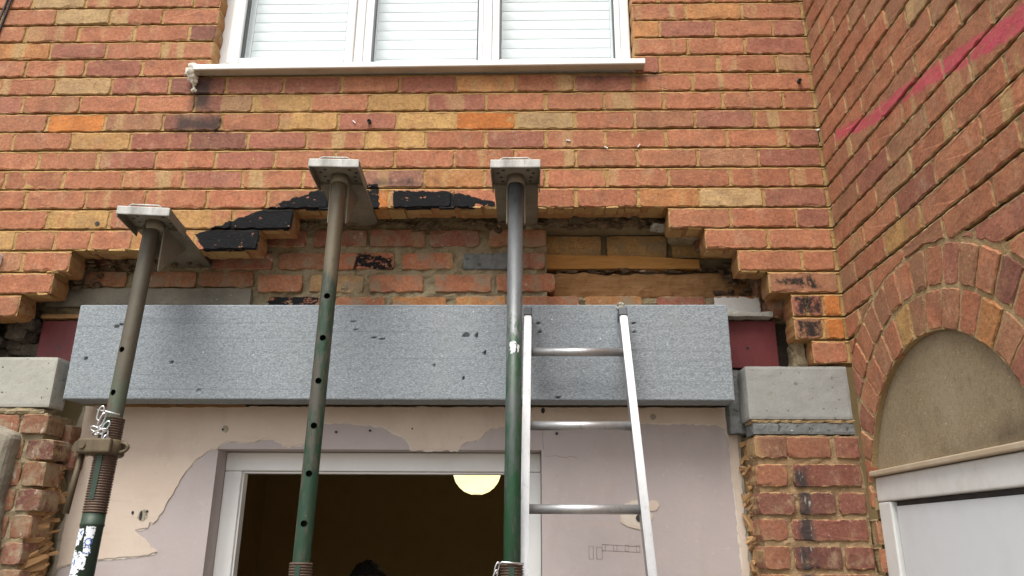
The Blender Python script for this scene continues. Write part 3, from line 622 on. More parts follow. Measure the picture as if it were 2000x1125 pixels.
# ------------------------------------------------------------------ inner wall seen through the opening
def build_inner_wall():
    W = thing('inner_wall', 'rough inner skin of old smeared bricks seen inside the stepped opening', 'wall', (0, 0, 0)); rr = random.Random(31); Y = .165
    def row(z0, z1, L, codes):
        for (a, b), c in zip(L, codes): brick(a, b, z0, z1, colour(c, rr), 'inner', W, rr, 'main', .09, Y + rr.uniform(-.004, .004), tilt=.012)
    row(2.811, 2.879, [(.70, .955), (.962, 1.106), (1.136, 1.34), (1.353, 1.567), (1.584, 1.773), (1.808, 2.029)], 'dddddn')
    row(2.720, 2.786, [(.75, .985), (1.007, 1.20), (1.228, 1.451), (1.48, 1.677), (1.937, 2.023)], 'dnrrd')
    row(2.629, 2.696, [(.94, 1.108), (1.135, 1.34), (1.362, 1.566), (1.61, 1.822), (1.842, 2.06)], 'rgrrr')
    row(2.542, 2.610, [(.983, 1.18), (1.24, 1.426), (1.451, 1.656), (1.69, 1.878), (1.938, 2.148), (2.171, 2.383), (2.436, 2.615), (2.647, 2.816)], 'rrYYrYdr')
    row(2.650, 2.712, [(.273, .433), (.50, .70), (.715, .917)], 'nnn'); row(2.735, 2.80, [(.16, .36), (.375, .58), (.595, .735)], 'DDD')
    rough_box('cement_brick', 1.712, 1.895, Y - .002, Y + .09, 2.718, 2.786, 'strip', W, .011, .006, 30, .008, 3.)
    rough_box('concrete_slab', .15, .924, Y - .012, Y + .09, 2.566, 2.642, 'oldconcrete', W, .014, .004, 18, .006, 5.)
    def bed(x0, x1, z0, z1, y=Y + .008, res=.010, seed=1.):
        nx, nz = max(1, round((x1 - x0) / res)), max(1, round((z1 - z0) / res)); V = []
        for i in range(nx + 1):
            for j in range(nz + 1):
                x, z = x0 + (x1 - x0) * i / nx, z0 + (z1 - z0) * j / nz; V.append((x, y + .015 * mnoise.fractal(Vector((x * 18, z * 24, seed)), 1, 2, 4) + .002, z))
        return V, [(i * (nz + 1) + j, (i + 1) * (nz + 1) + j, (i + 1) * (nz + 1) + j + 1, i * (nz + 1) + j + 1) for i in range(nx) for j in range(nz)]
    V, F = [], []
    for r_ in [(-.9, 2.03, 2.515, 2.99), (2.03, 2.83, 2.515, 2.606), (2.03, 3.05, 2.89, 2.99)]:
        v, f = bed(*r_); n = len(V); V += v; F += [tuple(i + n for i in q) for q in f]
    mk('smeared_mortar', V, F, 'greymortar', W)
    boxes('core', [(-1.2, 2.03, .185, .30, 2.515, 2.99), (2.03, 2.80, .185, .30, 2.515, 2.604), (2.03, 3.05, .185, .30, 2.892, 2.99), (2.80, 3.05, .185, .30, 2.515, 2.89)], 'greymortar', W)
    # recess on the right: pale bricks laid behind, two timbers
    for a, b in ((1.99, 2.245), (2.268, 2.50), (2.52, 2.75)): brick(a, b, 2.795, 2.888, (.52, .33, .13, .3), 'inner', W, rr, 'main', .06, .250, tilt=.01)
    boxes('recess_back', [(2.0, 2.82, .275, .31, 2.60, 2.90)], 'greymortar', W)
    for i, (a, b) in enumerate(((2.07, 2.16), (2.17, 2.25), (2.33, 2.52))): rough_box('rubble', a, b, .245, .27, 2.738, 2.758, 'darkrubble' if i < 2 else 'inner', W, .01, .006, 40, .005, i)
    T = rough_box('timber_plate', 1.90, 2.62, .228, .273, 2.741, 2.800, 'timber', None, .03, .004, 12, .004, 2., skew=lambda p: Vector((p.x, p.y, p.z - (max(0, p.x - 2.35) * .07 if p.z > 2.77 else 0))))
    tag(T, 'bright orange timber plate bedded in the recess right of the middle of the opening', 'timber')
    T = rough_box('timber_rail', 2.03, 2.80, .222, .270, 2.618, 2.722, 'oldtimber', None, .016, .012, 14, .006, 7.)
    tag(T, 'dull brown timber rail under the orange plate, just above the brick course', 'timber')
    T = rough_box('plaster_lump', 2.42, 2.52, .10, .165, 2.865, 2.885, 'paleconcrete', None, .01, .010, 40, .008, 7.); tag(T, 'white mortar lump stuck under the bricks at the right of the opening', 'mortar lump')
    for (x0, x1, y0, y1, z0, z1, m) in [(2.74, 2.80, .11, .20, 2.70, 2.80, 'inner'), (2.79, 2.86, .11, .22, 2.60, 2.69, 'inner'), (2.82, 2.885, .10, .20, 2.52, 2.585, 'inner'), (2.60, 2.70, .12, .22, 2.80, 2.875, 'inner'), (2.50, 2.60, .115, .22, 2.83, 2.88, 'greymortar'), (2.885, 2.93, .06, .16, 2.32, 2.42, 'greymortar')]:
        o = rough_box('broken_brick', x0, x1, y0, y1, z0, z1, m, W, .012, .012, 22, .010, x0 * 9); o.color = (.20, .085, .05, 0)
    # crumbs of mortar and brick caught in the cavity and under the cut courses
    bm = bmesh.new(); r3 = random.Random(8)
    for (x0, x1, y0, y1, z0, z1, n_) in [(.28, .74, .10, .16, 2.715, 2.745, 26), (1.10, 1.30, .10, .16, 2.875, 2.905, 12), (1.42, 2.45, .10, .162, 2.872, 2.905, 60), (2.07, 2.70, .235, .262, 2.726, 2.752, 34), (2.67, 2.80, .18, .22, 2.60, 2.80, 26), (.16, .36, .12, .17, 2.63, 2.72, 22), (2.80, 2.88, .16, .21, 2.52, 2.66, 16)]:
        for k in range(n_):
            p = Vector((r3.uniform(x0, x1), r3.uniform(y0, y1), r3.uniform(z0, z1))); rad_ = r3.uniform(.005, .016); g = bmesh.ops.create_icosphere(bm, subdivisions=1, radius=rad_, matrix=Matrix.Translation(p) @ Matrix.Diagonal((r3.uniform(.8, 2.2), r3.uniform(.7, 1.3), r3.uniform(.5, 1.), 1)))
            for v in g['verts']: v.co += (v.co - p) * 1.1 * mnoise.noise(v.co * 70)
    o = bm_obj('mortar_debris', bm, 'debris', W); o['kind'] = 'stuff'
    # jamb rubble left of the steel beam
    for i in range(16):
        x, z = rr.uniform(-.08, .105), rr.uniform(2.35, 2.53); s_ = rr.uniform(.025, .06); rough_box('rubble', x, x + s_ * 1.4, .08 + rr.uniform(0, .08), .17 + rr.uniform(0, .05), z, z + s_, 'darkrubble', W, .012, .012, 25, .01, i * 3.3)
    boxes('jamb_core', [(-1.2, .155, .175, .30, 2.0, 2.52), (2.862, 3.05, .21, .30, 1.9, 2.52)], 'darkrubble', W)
build_inner_wall()

def build_beam():
    B = thing('steel_lintel', 'dark red oxide steel lintel tucked behind the grey foam block', 'lintel', (1.5, .15, 2.34))
    o = box('web', .165 - 1.5, 2.852 - 1.5, -.012, .006, -.005, .168, 'red', B, .002); box('flange', .165 - 1.5, 2.852 - 1.5, .0065, .10, .158, .1675, 'red', B, .001); box('flange', .165 - 1.5, 2.852 - 1.5, .0065, .10, -.0045, .005, 'red', B, .001)
    for x in (.243, 2.745): tube('bolt_hole', (x - 1.5, -.0125, .066), (x - 1.5, -.0122, .066), .006, 'black', B, 14)
    T = rough_box('white_board', 2.60, 2.835, .095, .18, 2.513, 2.531, 'paleconcrete', None, .015, .004, 20, .003, 4.); tag(T, 'thin white-washed board lying on top of the red lintel at the right', 'board')
    T = rough_box('timber_strip', .16, .42, .125, .165, 2.515, 2.530, 'oldtimber', None, .02, .004, 20, .003, 4.); tag(T, 'thin brown strip resting on the red lintel at the left', 'timber strip')
    K = rough_box('concrete_block', 2.655, 2.74, .115, .30, 2.10, 2.325, 'strip', None, .012, .004, 30, .006, 4.); tag(K, 'dark grey block standing behind the right padstone, beside the foam', 'block')
build_beam()
D_ = [(.516, 2.453, .012, .006, .006), (.530, 2.459, .010, .005, .005), (.426, 2.337, .006, .007, .006), (.729, 2.325, .008, .006, .006), (.837, 2.225, .010, .008, .003), (1.425, 2.413, .012, .004, .004), (1.455, 2.406, .014, .004, .004),
      (1.745, 2.420, .016, .009, .006), (1.782, 2.420, .005, .012, .007), (1.811, 2.36, .005, .010, .008), (1.74, 2.271, .006, .006, .007), (1.639, 2.315, .006, .006, .004), (1.995, 2.463, .012, .004, .005), (2.0, 2.433, .012, .004, .005), (2.325, 2.463, .012, .004, .005), (2.325, 2.433, .010, .004, .004), (2.06, 2.205, .010, .006, .006), (1.349, 2.47, .012, .004, .003), (1.36, 2.44, .010, .005, .003)]
fo = rough_box('foam_block', .372, 2.652, .012, .118, 2.196, 2.532, 'foam', None, .0048, .0007, 60., .004, 2., [(a, b, c * .85, d * .85, e * 2.2) for a, b, c, d, e in D_])
tag(fo, 'long grey polystyrene insulation block set across the opening in front of the red lintel', 'foam block')
for x0, x1, y1, z0, z1, m, lb, sd in [(-.30, .338, .088, 2.166, 2.340, 'paleconcrete', 'pale concrete padstone on the broken left pier', 4.), (2.690, 3.030, .105, 2.1315, 2.311, 'concrete', 'smooth grey concrete padstone on the right pier beside the arch', 8.)]:
    o = rough_box('concrete_padstone', x0, x1, .0, y1, z0, z1, m, None, .010, .0010, 22, .0045, sd); tag(o, lb, 'padstone')
o = rough_box('mortar_bed', 2.697, 3.036, .003, .10, 2.1205, 2.1330, 'sidemortar', None, .008, .005, 60, .004, 5.); tag(o, 'crumbly sandy mortar bed squeezed out between the right padstone and the gritty strip', 'mortar bed')
o = rough_box('damp_strip', 2.700, 3.034, .004, .10, 2.083, 2.1225, 'strip', None, .010, .002, 50, .005, 2.); tag(o, 'dark gritty strip bedded under the right padstone', 'bedding strip')

# ------------------------------------------------------------------ piers
def build_piers():
    rr = random.Random(41)
    R = thing('brick_pier', 'right-hand brick pier of worn soot-marked bricks under the grey padstone', 'pier', (0, 0, 0), group='piers either side of the opening')
    zr = [(2.007, 2.076), (1.918, 1.987), (1.8315, 1.899), (1.751, 1.8176), (1.668, 1.736)]
    xs = [[(2.700, 2.803, 'n'), (2.805, 2.945, 'r'), (2.960, 3.038, 'd')], [(2.697, 2.795, 'b'), (2.815, 3.030, 'd')], [(2.695, 2.812, 'd'), (2.822, 2.938, 'D'), (2.951, 3.034, 'd')], [(2.697, 2.780, 'r'), (2.792, 3.03, 'd')], [(2.697, 2.778, 'r'), (2.792, 2.939, 'D'), (2.949, 3.036, 'd')]]
    while zr[-1][0] > .1: z = zr[-1][0] - .0825; zr.append((z, z + .0685)); xs.append(xs[3 + len(zr) % 2])
    for i, ((z0, z1), L) in enumerate(zip(zr, xs)):
        for a, b, c in L:
            cc = colour(c, rr); brick(a, b, z0, z1, (cc[0] * .68, cc[1] * .68, cc[2] * .74, cc[3]), 'pierbrick', R, rr, 'main', .10, -.001, tilt=.008)
    rough_box('mortar', 2.703, 3.043, .005, .25, .0, 2.082, 'piermortar', R, .014, .006, 30, .006, 3.)
    Lp = thing('brick_pier', 'left-hand broken brick pier with smeared mortar under the pale padstone', 'pier', (0, 0, 0), group='piers either side of the opening')
    zl = [(2.075, 2.142), (1.992, 2.058), (1.906, 1.985), (1.828, 1.898), (1.742, 1.817), (1.664, 1.731)]; ends = [.345, .378, .366, .368, .352, .345]
    while zl[-1][0] > .1: z = zl[-1][0] - .083; zl.append((z, z + .069)); ends.append(.35 + rr.uniform(-.012, .015))
    for i, ((z0, z1), e) in enumerate(zip(zl, ends)):
        a = (.255, .285, .292, .29, .285, .28)[i] if i < 6 else .28
        brick(a, e, z0, z1, colour('nDnDnd'[i % 6], rr), 'smeared', Lp, rr, 'main', .10, rr.uniform(-.004, .004), tilt=.02); brick(a - .115, a - .012, z0, z1, colour('r', rr), 'smeared', Lp, rr, 'main', .10, .004, tilt=.02)
        if i < 2: brick(e - .05, e + .012 + rr.uniform(-.01, .02), z0 - .02, z1 - .022, colour('d' if i % 2 else 'n', rr), 'smeared', Lp, rr, 'main', .07, .108, tilt=.03)
    rough_box('mortar', -.30, .335, .008, .17, .0, 2.150, 'greymortar', Lp, .014, .008, 28, .008, 6.)
    rough_box('mortar_bed', -.30, .325, .002, .09, 2.141, 2.166, 'greymortar', Lp, .012, .008, 35, .008, 1.)
    def sk(p): return Vector((p.x + .012 * math.sin(p.z * 9), p.y, p.z - max(0, (p.x - .10)) * .35 if p.z > 1.9 else p.z))
    C = rough_box('concrete_pilaster', -.30, .268, -.055, .02, .0, 2.135, 'oldconcrete', None, .02, .006, 14, .03, 2., skew=sk); tag(C, 'rounded grey cement-rendered pilaster at the lower left edge', 'pilaster')
G['pierbrick'] = None
def pier_material():
    mt = Mat('sooty_pier_brick', .88); c, w_ = brick_core(mt, .45); x, y, z = mt.sep(mt.pos)
    bl = mt.math('MULTIPLY', mt.poly(x, z, [[(2.80, 1.0), (2.875, 1.0), (2.865, 1.98), (2.80, 1.98)]], mt.noise(16, mt.pos, 5, .7), .07, .02), mt.rng(mt.noise(30, mt.scl(mt.pos, (1, 1, .4)), 4), .34, .52, .15, .9))
    c = mt.mix(bl, c, (.035, .032, .032)); c = mt.mix(mt.math('MULTIPLY', bl, mt.rng(mt.noise(70, mt.scl(mt.pos, (1, 1, .3)), 3), .58, .68)), c, (.42, .40, .35))
    c = mt.mix(mt.rng(mt.noise(18, mt.pos, 5, .7), .58, .72, 0, .7), c, (.34, .23, .13)); mt.col(c); G['pierbrick'] = mt.m
def smeared_material():
    mt = Mat('smeared_pier_brick', .9); c, w_ = brick_core(mt, .4); c = mt.mix(1., c, (.72, .74, .80), 'MULTIPLY')
    c = mt.mix(mt.rng(mt.noise(19, mt.pos, 5, .7), .46, .60, 0, .8), c, (.30, .235, .155)); c = mt.mix(mt.rng(mt.noise(28, mt.scl(mt.pos, (1, 1, .5)), 5, .75), .60, .68, 0, .75), c, (.52, .46, .37)); mt.col(c); G['smeared'] = mt.m
smeared_material(); pier_material(); build_piers()

# ------------------------------------------------------------------ plastered wall under the foam, with its frame
def build_plaster_wall():
    P = thing('plastered_wall', 'stripped plaster wall, peeling cream over lilac, around the white frame', 'wall', (0, 0, 0)); y = .170
    X0, X1, A, B, ZT, ZO = .368, 2.690, .866, 2.006, 2.196, 2.0475
    extrude_poly('lilac_plaster', [(X0, 0), (A, 0), (A, ZO), (B, ZO), (B, 0), (X1, 0), (X1, ZT), (X0, ZT)], y, y + .16, 'lilac', P)
    cr = [(X0 - .001, ZT + .001), (2.691, ZT + .001), (2.691, 1.0), (2.674, 1.0), (2.671, 1.62), (2.667, 1.85), (2.661, 2.08), (2.652, 2.128), (2.62, 2.143), (2.587, 2.139), (2.52, 2.145), (2.443, 2.142), (2.3, 2.149), (2.16, 2.146), (2.011, 2.151), (1.93, 2.142), (1.875, 2.131), (1.83, 2.126), (1.812, 2.111), (1.798, 2.092), (1.786, 2.084), (1.744, 2.077), (1.728, 2.062), (1.714, 2.0478),
          (1.549, 2.0478), (1.545, 2.064), (1.537, 2.076), (1.514, 2.094), (1.495, 2.102), (1.477, 2.112), (1.448, 2.13), (1.393, 2.135), (1.32, 2.14), (1.232, 2.142), (1.215, 2.12), (1.19, 2.085), (1.165, 2.064), (1.12, 2.058), (1.099, 2.061), (1.079, 2.075), (1.05, 2.085), (1.023, 2.082), (.997, 2.075), (.961, 2.071), (.942, 2.074), (.896, 2.074), (.874, 2.063), (.865, 2.0478), (.848, 2.046),
          (.833, 2.042), (.795, 2.012), (.757, 1.962), (.733, 1.91), (.709, 1.858), (.686, 1.807), (.674, 1.796), (.660, 1.802), (.658, 1.782), (.635, 1.778), (.615, 1.773), (.626, 1.762), (.66, 1.735), (.702, 1.703), (.672, 1.693), (.603, 1.686), (.516, 1.679), (.447, 1.673), (.397, 1.66), (X0 - .001, 1.645)]
    extrude_poly('cream_plaster', cr, y - .0040, y + .002, 'cream', P, .0026, .013, 3)
    extrude_poly('torn_rim', [(a + (-.003 if a < 2.6 else -.004), b - .0045 if b < 2.19 else b - .001) for a, b in cr], y - .0014, y + .001, 'tornpaper', P, .0032, .010, 8)
    # ragged broken plaster edges on both sides and the dark gap above
    V, F = [], []
    for xe, sg, w0 in ((X0, -1, .036), (X1, 1, .026)):
        n = 90; base = len(V)
        for i in range(n + 1):
            z = .9 + (ZT - .9) * i / n; wd = w0 * (.75 + .8 * mnoise.noise(Vector((z * 14, sg, 0)))); wob = .008 * mnoise.noise(Vector((z * 40, 3, sg)))
            for dx, yy in ((0, y - .001), (sg * wd * .5, y - .004 + wob * .5), (sg * wd, y + .004 + wob), (sg * wd * .95, y + .06), (0, y + .07)): V.append((xe + dx, yy, z))
        for i in range(n):
            for j in range(4): q = (base + i * 5 + j, base + i * 5 + j + 1, base + (i + 1) * 5 + j + 1, base + (i + 1) * 5 + j); F.append(q)
    o = mk('broken_edge', V, F, 'plasteredge', P)
    rough_box('head_batten', .42, .95, .160, .20, ZT - .004, ZT + .010, 'oldtimber', P, .02, .005, 25, .003, 6.)
    # old fixings: socket scars, drilled holes, pencil marks
    def scar(x, z, r, m, seed, yy=y - .0045, sx=1.):
        r_ = random.Random(seed); pts = [(x + sx * r * math.cos(t * PI / 7) * r_.uniform(.75, 1.1), z + r * math.sin(t * PI / 7) * r_.uniform(.75, 1.1)) for t in range(14)]; return extrude_poly('scar', pts, yy, y + .001, m, P)
    scar(2.326, 1.830, .054, 'cream', 2, y - .003); scar(2.322, 1.836, .046, 'tornpaper', 3, y - .0036); scar(2.385, 1.862, .02, 'cream', 5, y - .003); scar(.634, 1.822, .020, 'plasteredge', 4, y - .0048)
    def hole(x, z, r, h_=None):
        pts = [(x + r * math.cos(t * PI / 6), z + (h_ or r) * math.sin(t * PI / 6)) for t in range(12)]; return extrude_poly('drilled_hole', pts, y - .0062, y + .001, 'black', P)
    for q in ((2.336, 1.822, .012), (.628, 1.820, .005, .016), (.598, 1.83, .004, .006), (.648, 1.835, .004), (1.28, 2.108, .004), (1.40, 2.113, .004), (1.55, 2.12, .003), (2.06, 2.105, .005), (2.012, 2.185, .007, .010), (.875, 2.115, .004)): hole(*q)
    scar(.884, 2.117, .014, 'plasteredge', 8); scar(2.40, 2.165, .012, 'plasteredge', 9)
    tk = .0006
    def line(pts): V = [Vector((a, y - .0004, b)) for a, b in pts]; return path_tube('pencil_mark', V, .0006, 'pencil', P, 5)
    def rect(x0, z0, x1, z1): line([(x0, z0), (x1, z0), (x1, z1), (x0, z1), (x0, z0)])
    rect(2.163, 1.690, 2.178, 1.731); rect(2.189, 1.690, 2.207, 1.727); line([(2.207, 1.737), (2.335, 1.730)]); line([(2.207, 1.717), (2.335, 1.712)])
    for x in (2.208, 2.246, 2.285, 2.322): rect(x, 1.716, x + .011, 1.735)
    rl_ = random.Random(4)
    for (x, z, dx, dz, n_) in [(2.02, 2.03, .11, -.008, 9), (.90, 2.118, .05, .05, 7), (.47, 1.95, .05, -.01, 5), (.50, 1.87, .03, .0, 4), (1.32, 2.165, .14, .004, 8), (.60, 2.16, .12, -.006, 8)]:
        line([(x + dx * i / n_ + rl_.uniform(-.002, .002), z + dz * i / n_ + rl_.uniform(-.003, .003)) for i in range(n_ + 1)])
    for k in range(9): x = 1.03 + .016 * k; line([(x + rl_.uniform(-.005, .009), 2.128 + rl_.uniform(-.009, .009)) for _ in range(4)])
    line([(2.010, 2.196), (2.012, 2.14), (2.010, 2.10), (2.013, 2.05)])
    Fm = thing('plastic_frame', 'white plastic frame of the open doorway under the foam block', 'frame', (1.435, .25, 0))
    w_ = .062; a, b = A - 1.435 + .001, B - 1.435 - .001
    box('head', a, b, .0, .07, ZO - .068, ZO - .002, 'upvc', Fm, .005, 3); box('jamb', a, a + w_, .001, .07, 0, ZO - .069, 'upvc', Fm, .005, 3); box('jamb', b - w_, b, .001, .07, 0, ZO - .069, 'upvc', Fm, .005, 3)
    for nm, q in (('bead', (a + w_, b - w_, .012, .05, ZO - .076, ZO - .069)), ('bead', (a + w_, a + w_ + .006, .012, .05, 0, ZO - .0765)), ('bead', (b - w_ - .006, b - w_, .012, .05, 0, ZO - .0765))): box(nm, *q, 'upvc', Fm, .001)
build_plaster_wall()

def shards():
    rr = random.Random(77)
    for side in (0, 1):
        T = thing('splintered_packing', ('torn brown wood splinters packed between the left pier and the plaster', 'thin ragged wood splinters between the plaster and the right pier')[side], 'wood splinters', ((.36, .12, 1.6), (2.70, .13, 1.6))[side])
        for k in range(170 if side == 0 else 70):
            z = rr.uniform(-.35, .41 if side == 0 else .48); l = rr.uniform(.035, .10) * (1 if side == 0 else .5); wd = rr.uniform(.008, .024) * (1 if side == 0 else .7); t = rr.uniform(.002, .006)
            V = [(-l / 2, -t, -wd / 2), (l / 2, -t * .6, -wd * .35), (l / 2 + l * .12 * rr.random(), 0, 0), (l / 2, -t * .5, wd * .3), (-l / 2, -t, wd / 2), (-l / 2, t, -wd / 2), (l / 2, t * .6, -wd * .35), (l / 2, t * .5, wd * .3), (-l / 2, t, wd / 2)]
            V = [(a + rr.uniform(-.004, .004), b + rr.uniform(-.001, .001), c + rr.uniform(-.004, .004)) for a, b, c in V]
            F = [(0, 1, 2, 3, 4), (5, 8, 7, 2, 6), (0, 5, 6, 1), (1, 6, 2), (2, 7, 3), (3, 7, 8, 4), (4, 8, 5, 0)]
            if side == 0: f = rr.random(); yy = -.09 + .09 * f; x = -.019 + .004 * f + rr.uniform(-.014, .010); rz = rr.uniform(.7, 1.5)
            else: yy = rr.uniform(-.05, .03); x = rr.uniform(-.012, .006); rz = -rr.uniform(.7, 1.5)
            mk('splinter', V, F, 'shard', T, False, (x, yy, z), (rr.uniform(-.5, .5), rr.uniform(-.8, .25) if rr.random() < .85 else rr.uniform(.6, 1.3), rz))
        if side == 0: rough_box('packing_core', -.064, -.027, -.09, .05, -.9, .42, 'shard', T, .012, .014, 26, .008, 2.)
        else: rough_box('packing_core', .004, .022, -.04, .05, -.9, .47, 'shard', T, .012, .012, 26, .006, 5.)
shards()

# ------------------------------------------------------------------ upstairs window
def build_window():
    Wn = thing('upstairs_window', 'wide white plastic casement window with closed white blinds above the opening', 'window', (1.537, .07, 3.53)); x = lambda v: v - 1.537
    H = 1.12; yb = .07
    def fr(nm, x0, x1, z0, z1, y0=0., y1=yb, p=Wn, bev=.006): return box(nm, x(x0), x(x1), y0, y1, z0, z1, 'upvc', p, bev, 3)
    fr('jamb', .706, .742, 0, H); fr('jamb', 2.334, 2.3705, 0, H); fr('bottom_rail', .7425, 2.3335, .0, .030); fr('head', .7425, 2.3335, H - .05, H)
    fr('mullion', 1.255, 1.292, .0305, H - .0505); fr('mullion', 1.778, 1.814, .0305, H - .0505)
    for k, (a, b, zz) in enumerate(((.7425, 1.2545, .052), (1.2925, 1.7775, .036), (1.8145, 2.3335, .048))):
        s_ = thing('x', '', ''); COL.objects.unlink(s_); bpy.data.objects.remove(s_)
        sw = (.052, .034, .030)[k]; sw2 = (.034, .020, .024)[k]; yo = -.012 if k == 0 else .004
        st = fr('sash', a, a + sw, .031, H - .051, yo, .055)
        fr('sash', b - sw2, b, .031, H - .051, yo, .055); fr('sash', a + sw + .0005, b - sw2 - .0005, .031, zz + .004, yo, .055); fr('sash', a + sw + .0005, b - sw2 - .0005, H - .09, H - .051, yo, .055)
        for q in ((a + sw, a + sw + .006, zz + .004, H - .09), (b - sw2 - .005, b - sw2, zz + .004, H - .09)): box('gasket', x(q[0]), x(q[1]), .006, .03, q[2], q[3], 'rubber', Wn, 0)
        mk('pane', [(x(a + sw), .02, zz), (x(b - sw2), .02, zz), (x(b - sw2), .02, H - .09), (x(a + sw), .02, H - .09)], [(0, 1, 2, 3)], 'glass', Wn)
        # louvred blind behind the pane
        B = thing('louvre_blind', ('white louvred blind behind the left window pane', 'white louvred blind behind the middle window pane', 'white louvred blind behind the right window pane')[k], 'blind', ((a + b) / 2, .152, 3.53), group='louvred blinds in the upstairs window')
        ww = (b - a) / 2 - .004; left = .058 if k == 0 else .03
        box('stile', -ww, -ww + left, -.012, .012, .02, H - .05, 'blind', B, .003); box('stile', ww - .028, ww, -.012, .012, .02, H - .05, 'blind', B, .003)
        zz2 = .045
        while zz2 < H - .08:
            V = []; n = 7; x0, x1 = -ww + left + .001, ww - .029; ang = rad(85)
            for j in range(n):
                t = -1 + 2 * j / (n - 1); u_ = t * .029; bow = .0025 * (1 - t * t); V += [(xx, u_ * math.cos(ang) - bow * math.sin(ang) + 0, zz2 + u_ * math.sin(ang) + bow * math.cos(ang) * 0) for xx in (x0, x1)]
            V += [(p[0], p[1] + .003, p[2]) for p in V]; m = 2 * n; F = []
            for j in range(n - 1): F += [(2 * j, 2 * j + 1, 2 * j + 3, 2 * j + 2), (m + 2 * j + 2, m + 2 * j + 3, m + 2 * j + 1, m + 2 * j)]
            F += [(0, m, m + 1, 1), (m - 2, m - 1, 2 * m - 1, 2 * m - 2)]
            mk('slat', V, F, 'blind', B, False, (0, 0, 0)); zz2 += .0462
        box('bottom_rail', -ww + left + .001, ww - .029, -.010, .010, .0, .018, 'blind', B, .003)
    sill = thing('window_sill', 'projecting white plastic window sill with a stained underside', 'sill', (1.539, 0, 3.4765), (0, rad(-.38), 0)); hx = .867
    V = [(-hx, -.048, -.0095), (hx, -.048, -.0095), (hx, -.048, .011), (-hx, -.048, .011), (-hx, -.040, .014), (hx, -.040, .014), (-hx + .035, .075, .052), (hx - .035, .075, .052), (-hx + .035, .075, .03), (hx - .035, .075, .03)]
    box('nosing', -hx, hx, -.049, -.040, -.011, .011, 'upvc', sill, .0025); box('soffit', -hx + .002, hx - .002, -.0395, -.002, -.009, -.002, 'sillunder', sill, 0)
    mk('top', [(-hx + .002, -.0395, .010), (hx - .002, -.0395, .010), (hx - .002, .0, .025), (-hx + .002, .0, .025), (-hx + .002, -.0395, -.0015), (hx - .002, -.0395, -.0015), (hx - .002, .0, -.0015), (-hx + .002, .0, -.0015)], [(0, 1, 2, 3), (4, 7, 6, 5), (0, 4, 5, 1), (1, 5, 6, 2), (2, 6, 7, 3), (3, 7, 4, 0)], 'upvc', sill)
    mk('tray', [(-.818, .0, .0255), (.828, .0, .0255), (.828, .075, .052), (-.818, .075, .052), (-.818, .0, .0), (.828, .0, .0), (.828, .075, .0), (-.818, .075, .0)], [(0, 1, 2, 3), (4, 7, 6, 5), (0, 4, 5, 1), (1, 5, 6, 2), (2, 6, 7, 3), (3, 7, 4, 0)], 'upvc', sill)
    # squirt of expanding foam at the left end of the sill
    bm = bmesh.new(); r_ = random.Random(3)
    for (a, b, c, s_) in [(.664, -.026, 3.480, .021), (.657, -.024, 3.462, .023), (.661, -.018, 3.444, .020), (.667, -.012, 3.428, .013), (.666, -.008, 3.418, .007), (.667, -.006, 3.404, .006), (.664, -.005, 3.395, .008), (.672, -.004, 3.394, .006)]:
        g = bmesh.ops.create_icosphere(bm, subdivisions=2, radius=s_, matrix=Matrix.Translation((a, b, c)))
        for v in g['verts']: v.co += (v.co - Vector((a, b, c))) * .8 * mnoise.noise(v.co * 120)
    tag(bm_obj('expanding_foam', bm, 'blob', None, True), 'white squirt of expanding foam dribbling from the left end of the sill', 'foam blob')
    # room behind the blinds
    V, F = box_vf(.3, 2.8, .305, 2.5, 3.2, 4.9); o = mk('bedroom', V, [f[::-1] for f in F if f != (0, 1, 5, 4)], 'bedroom'); struct(o)
build_window()

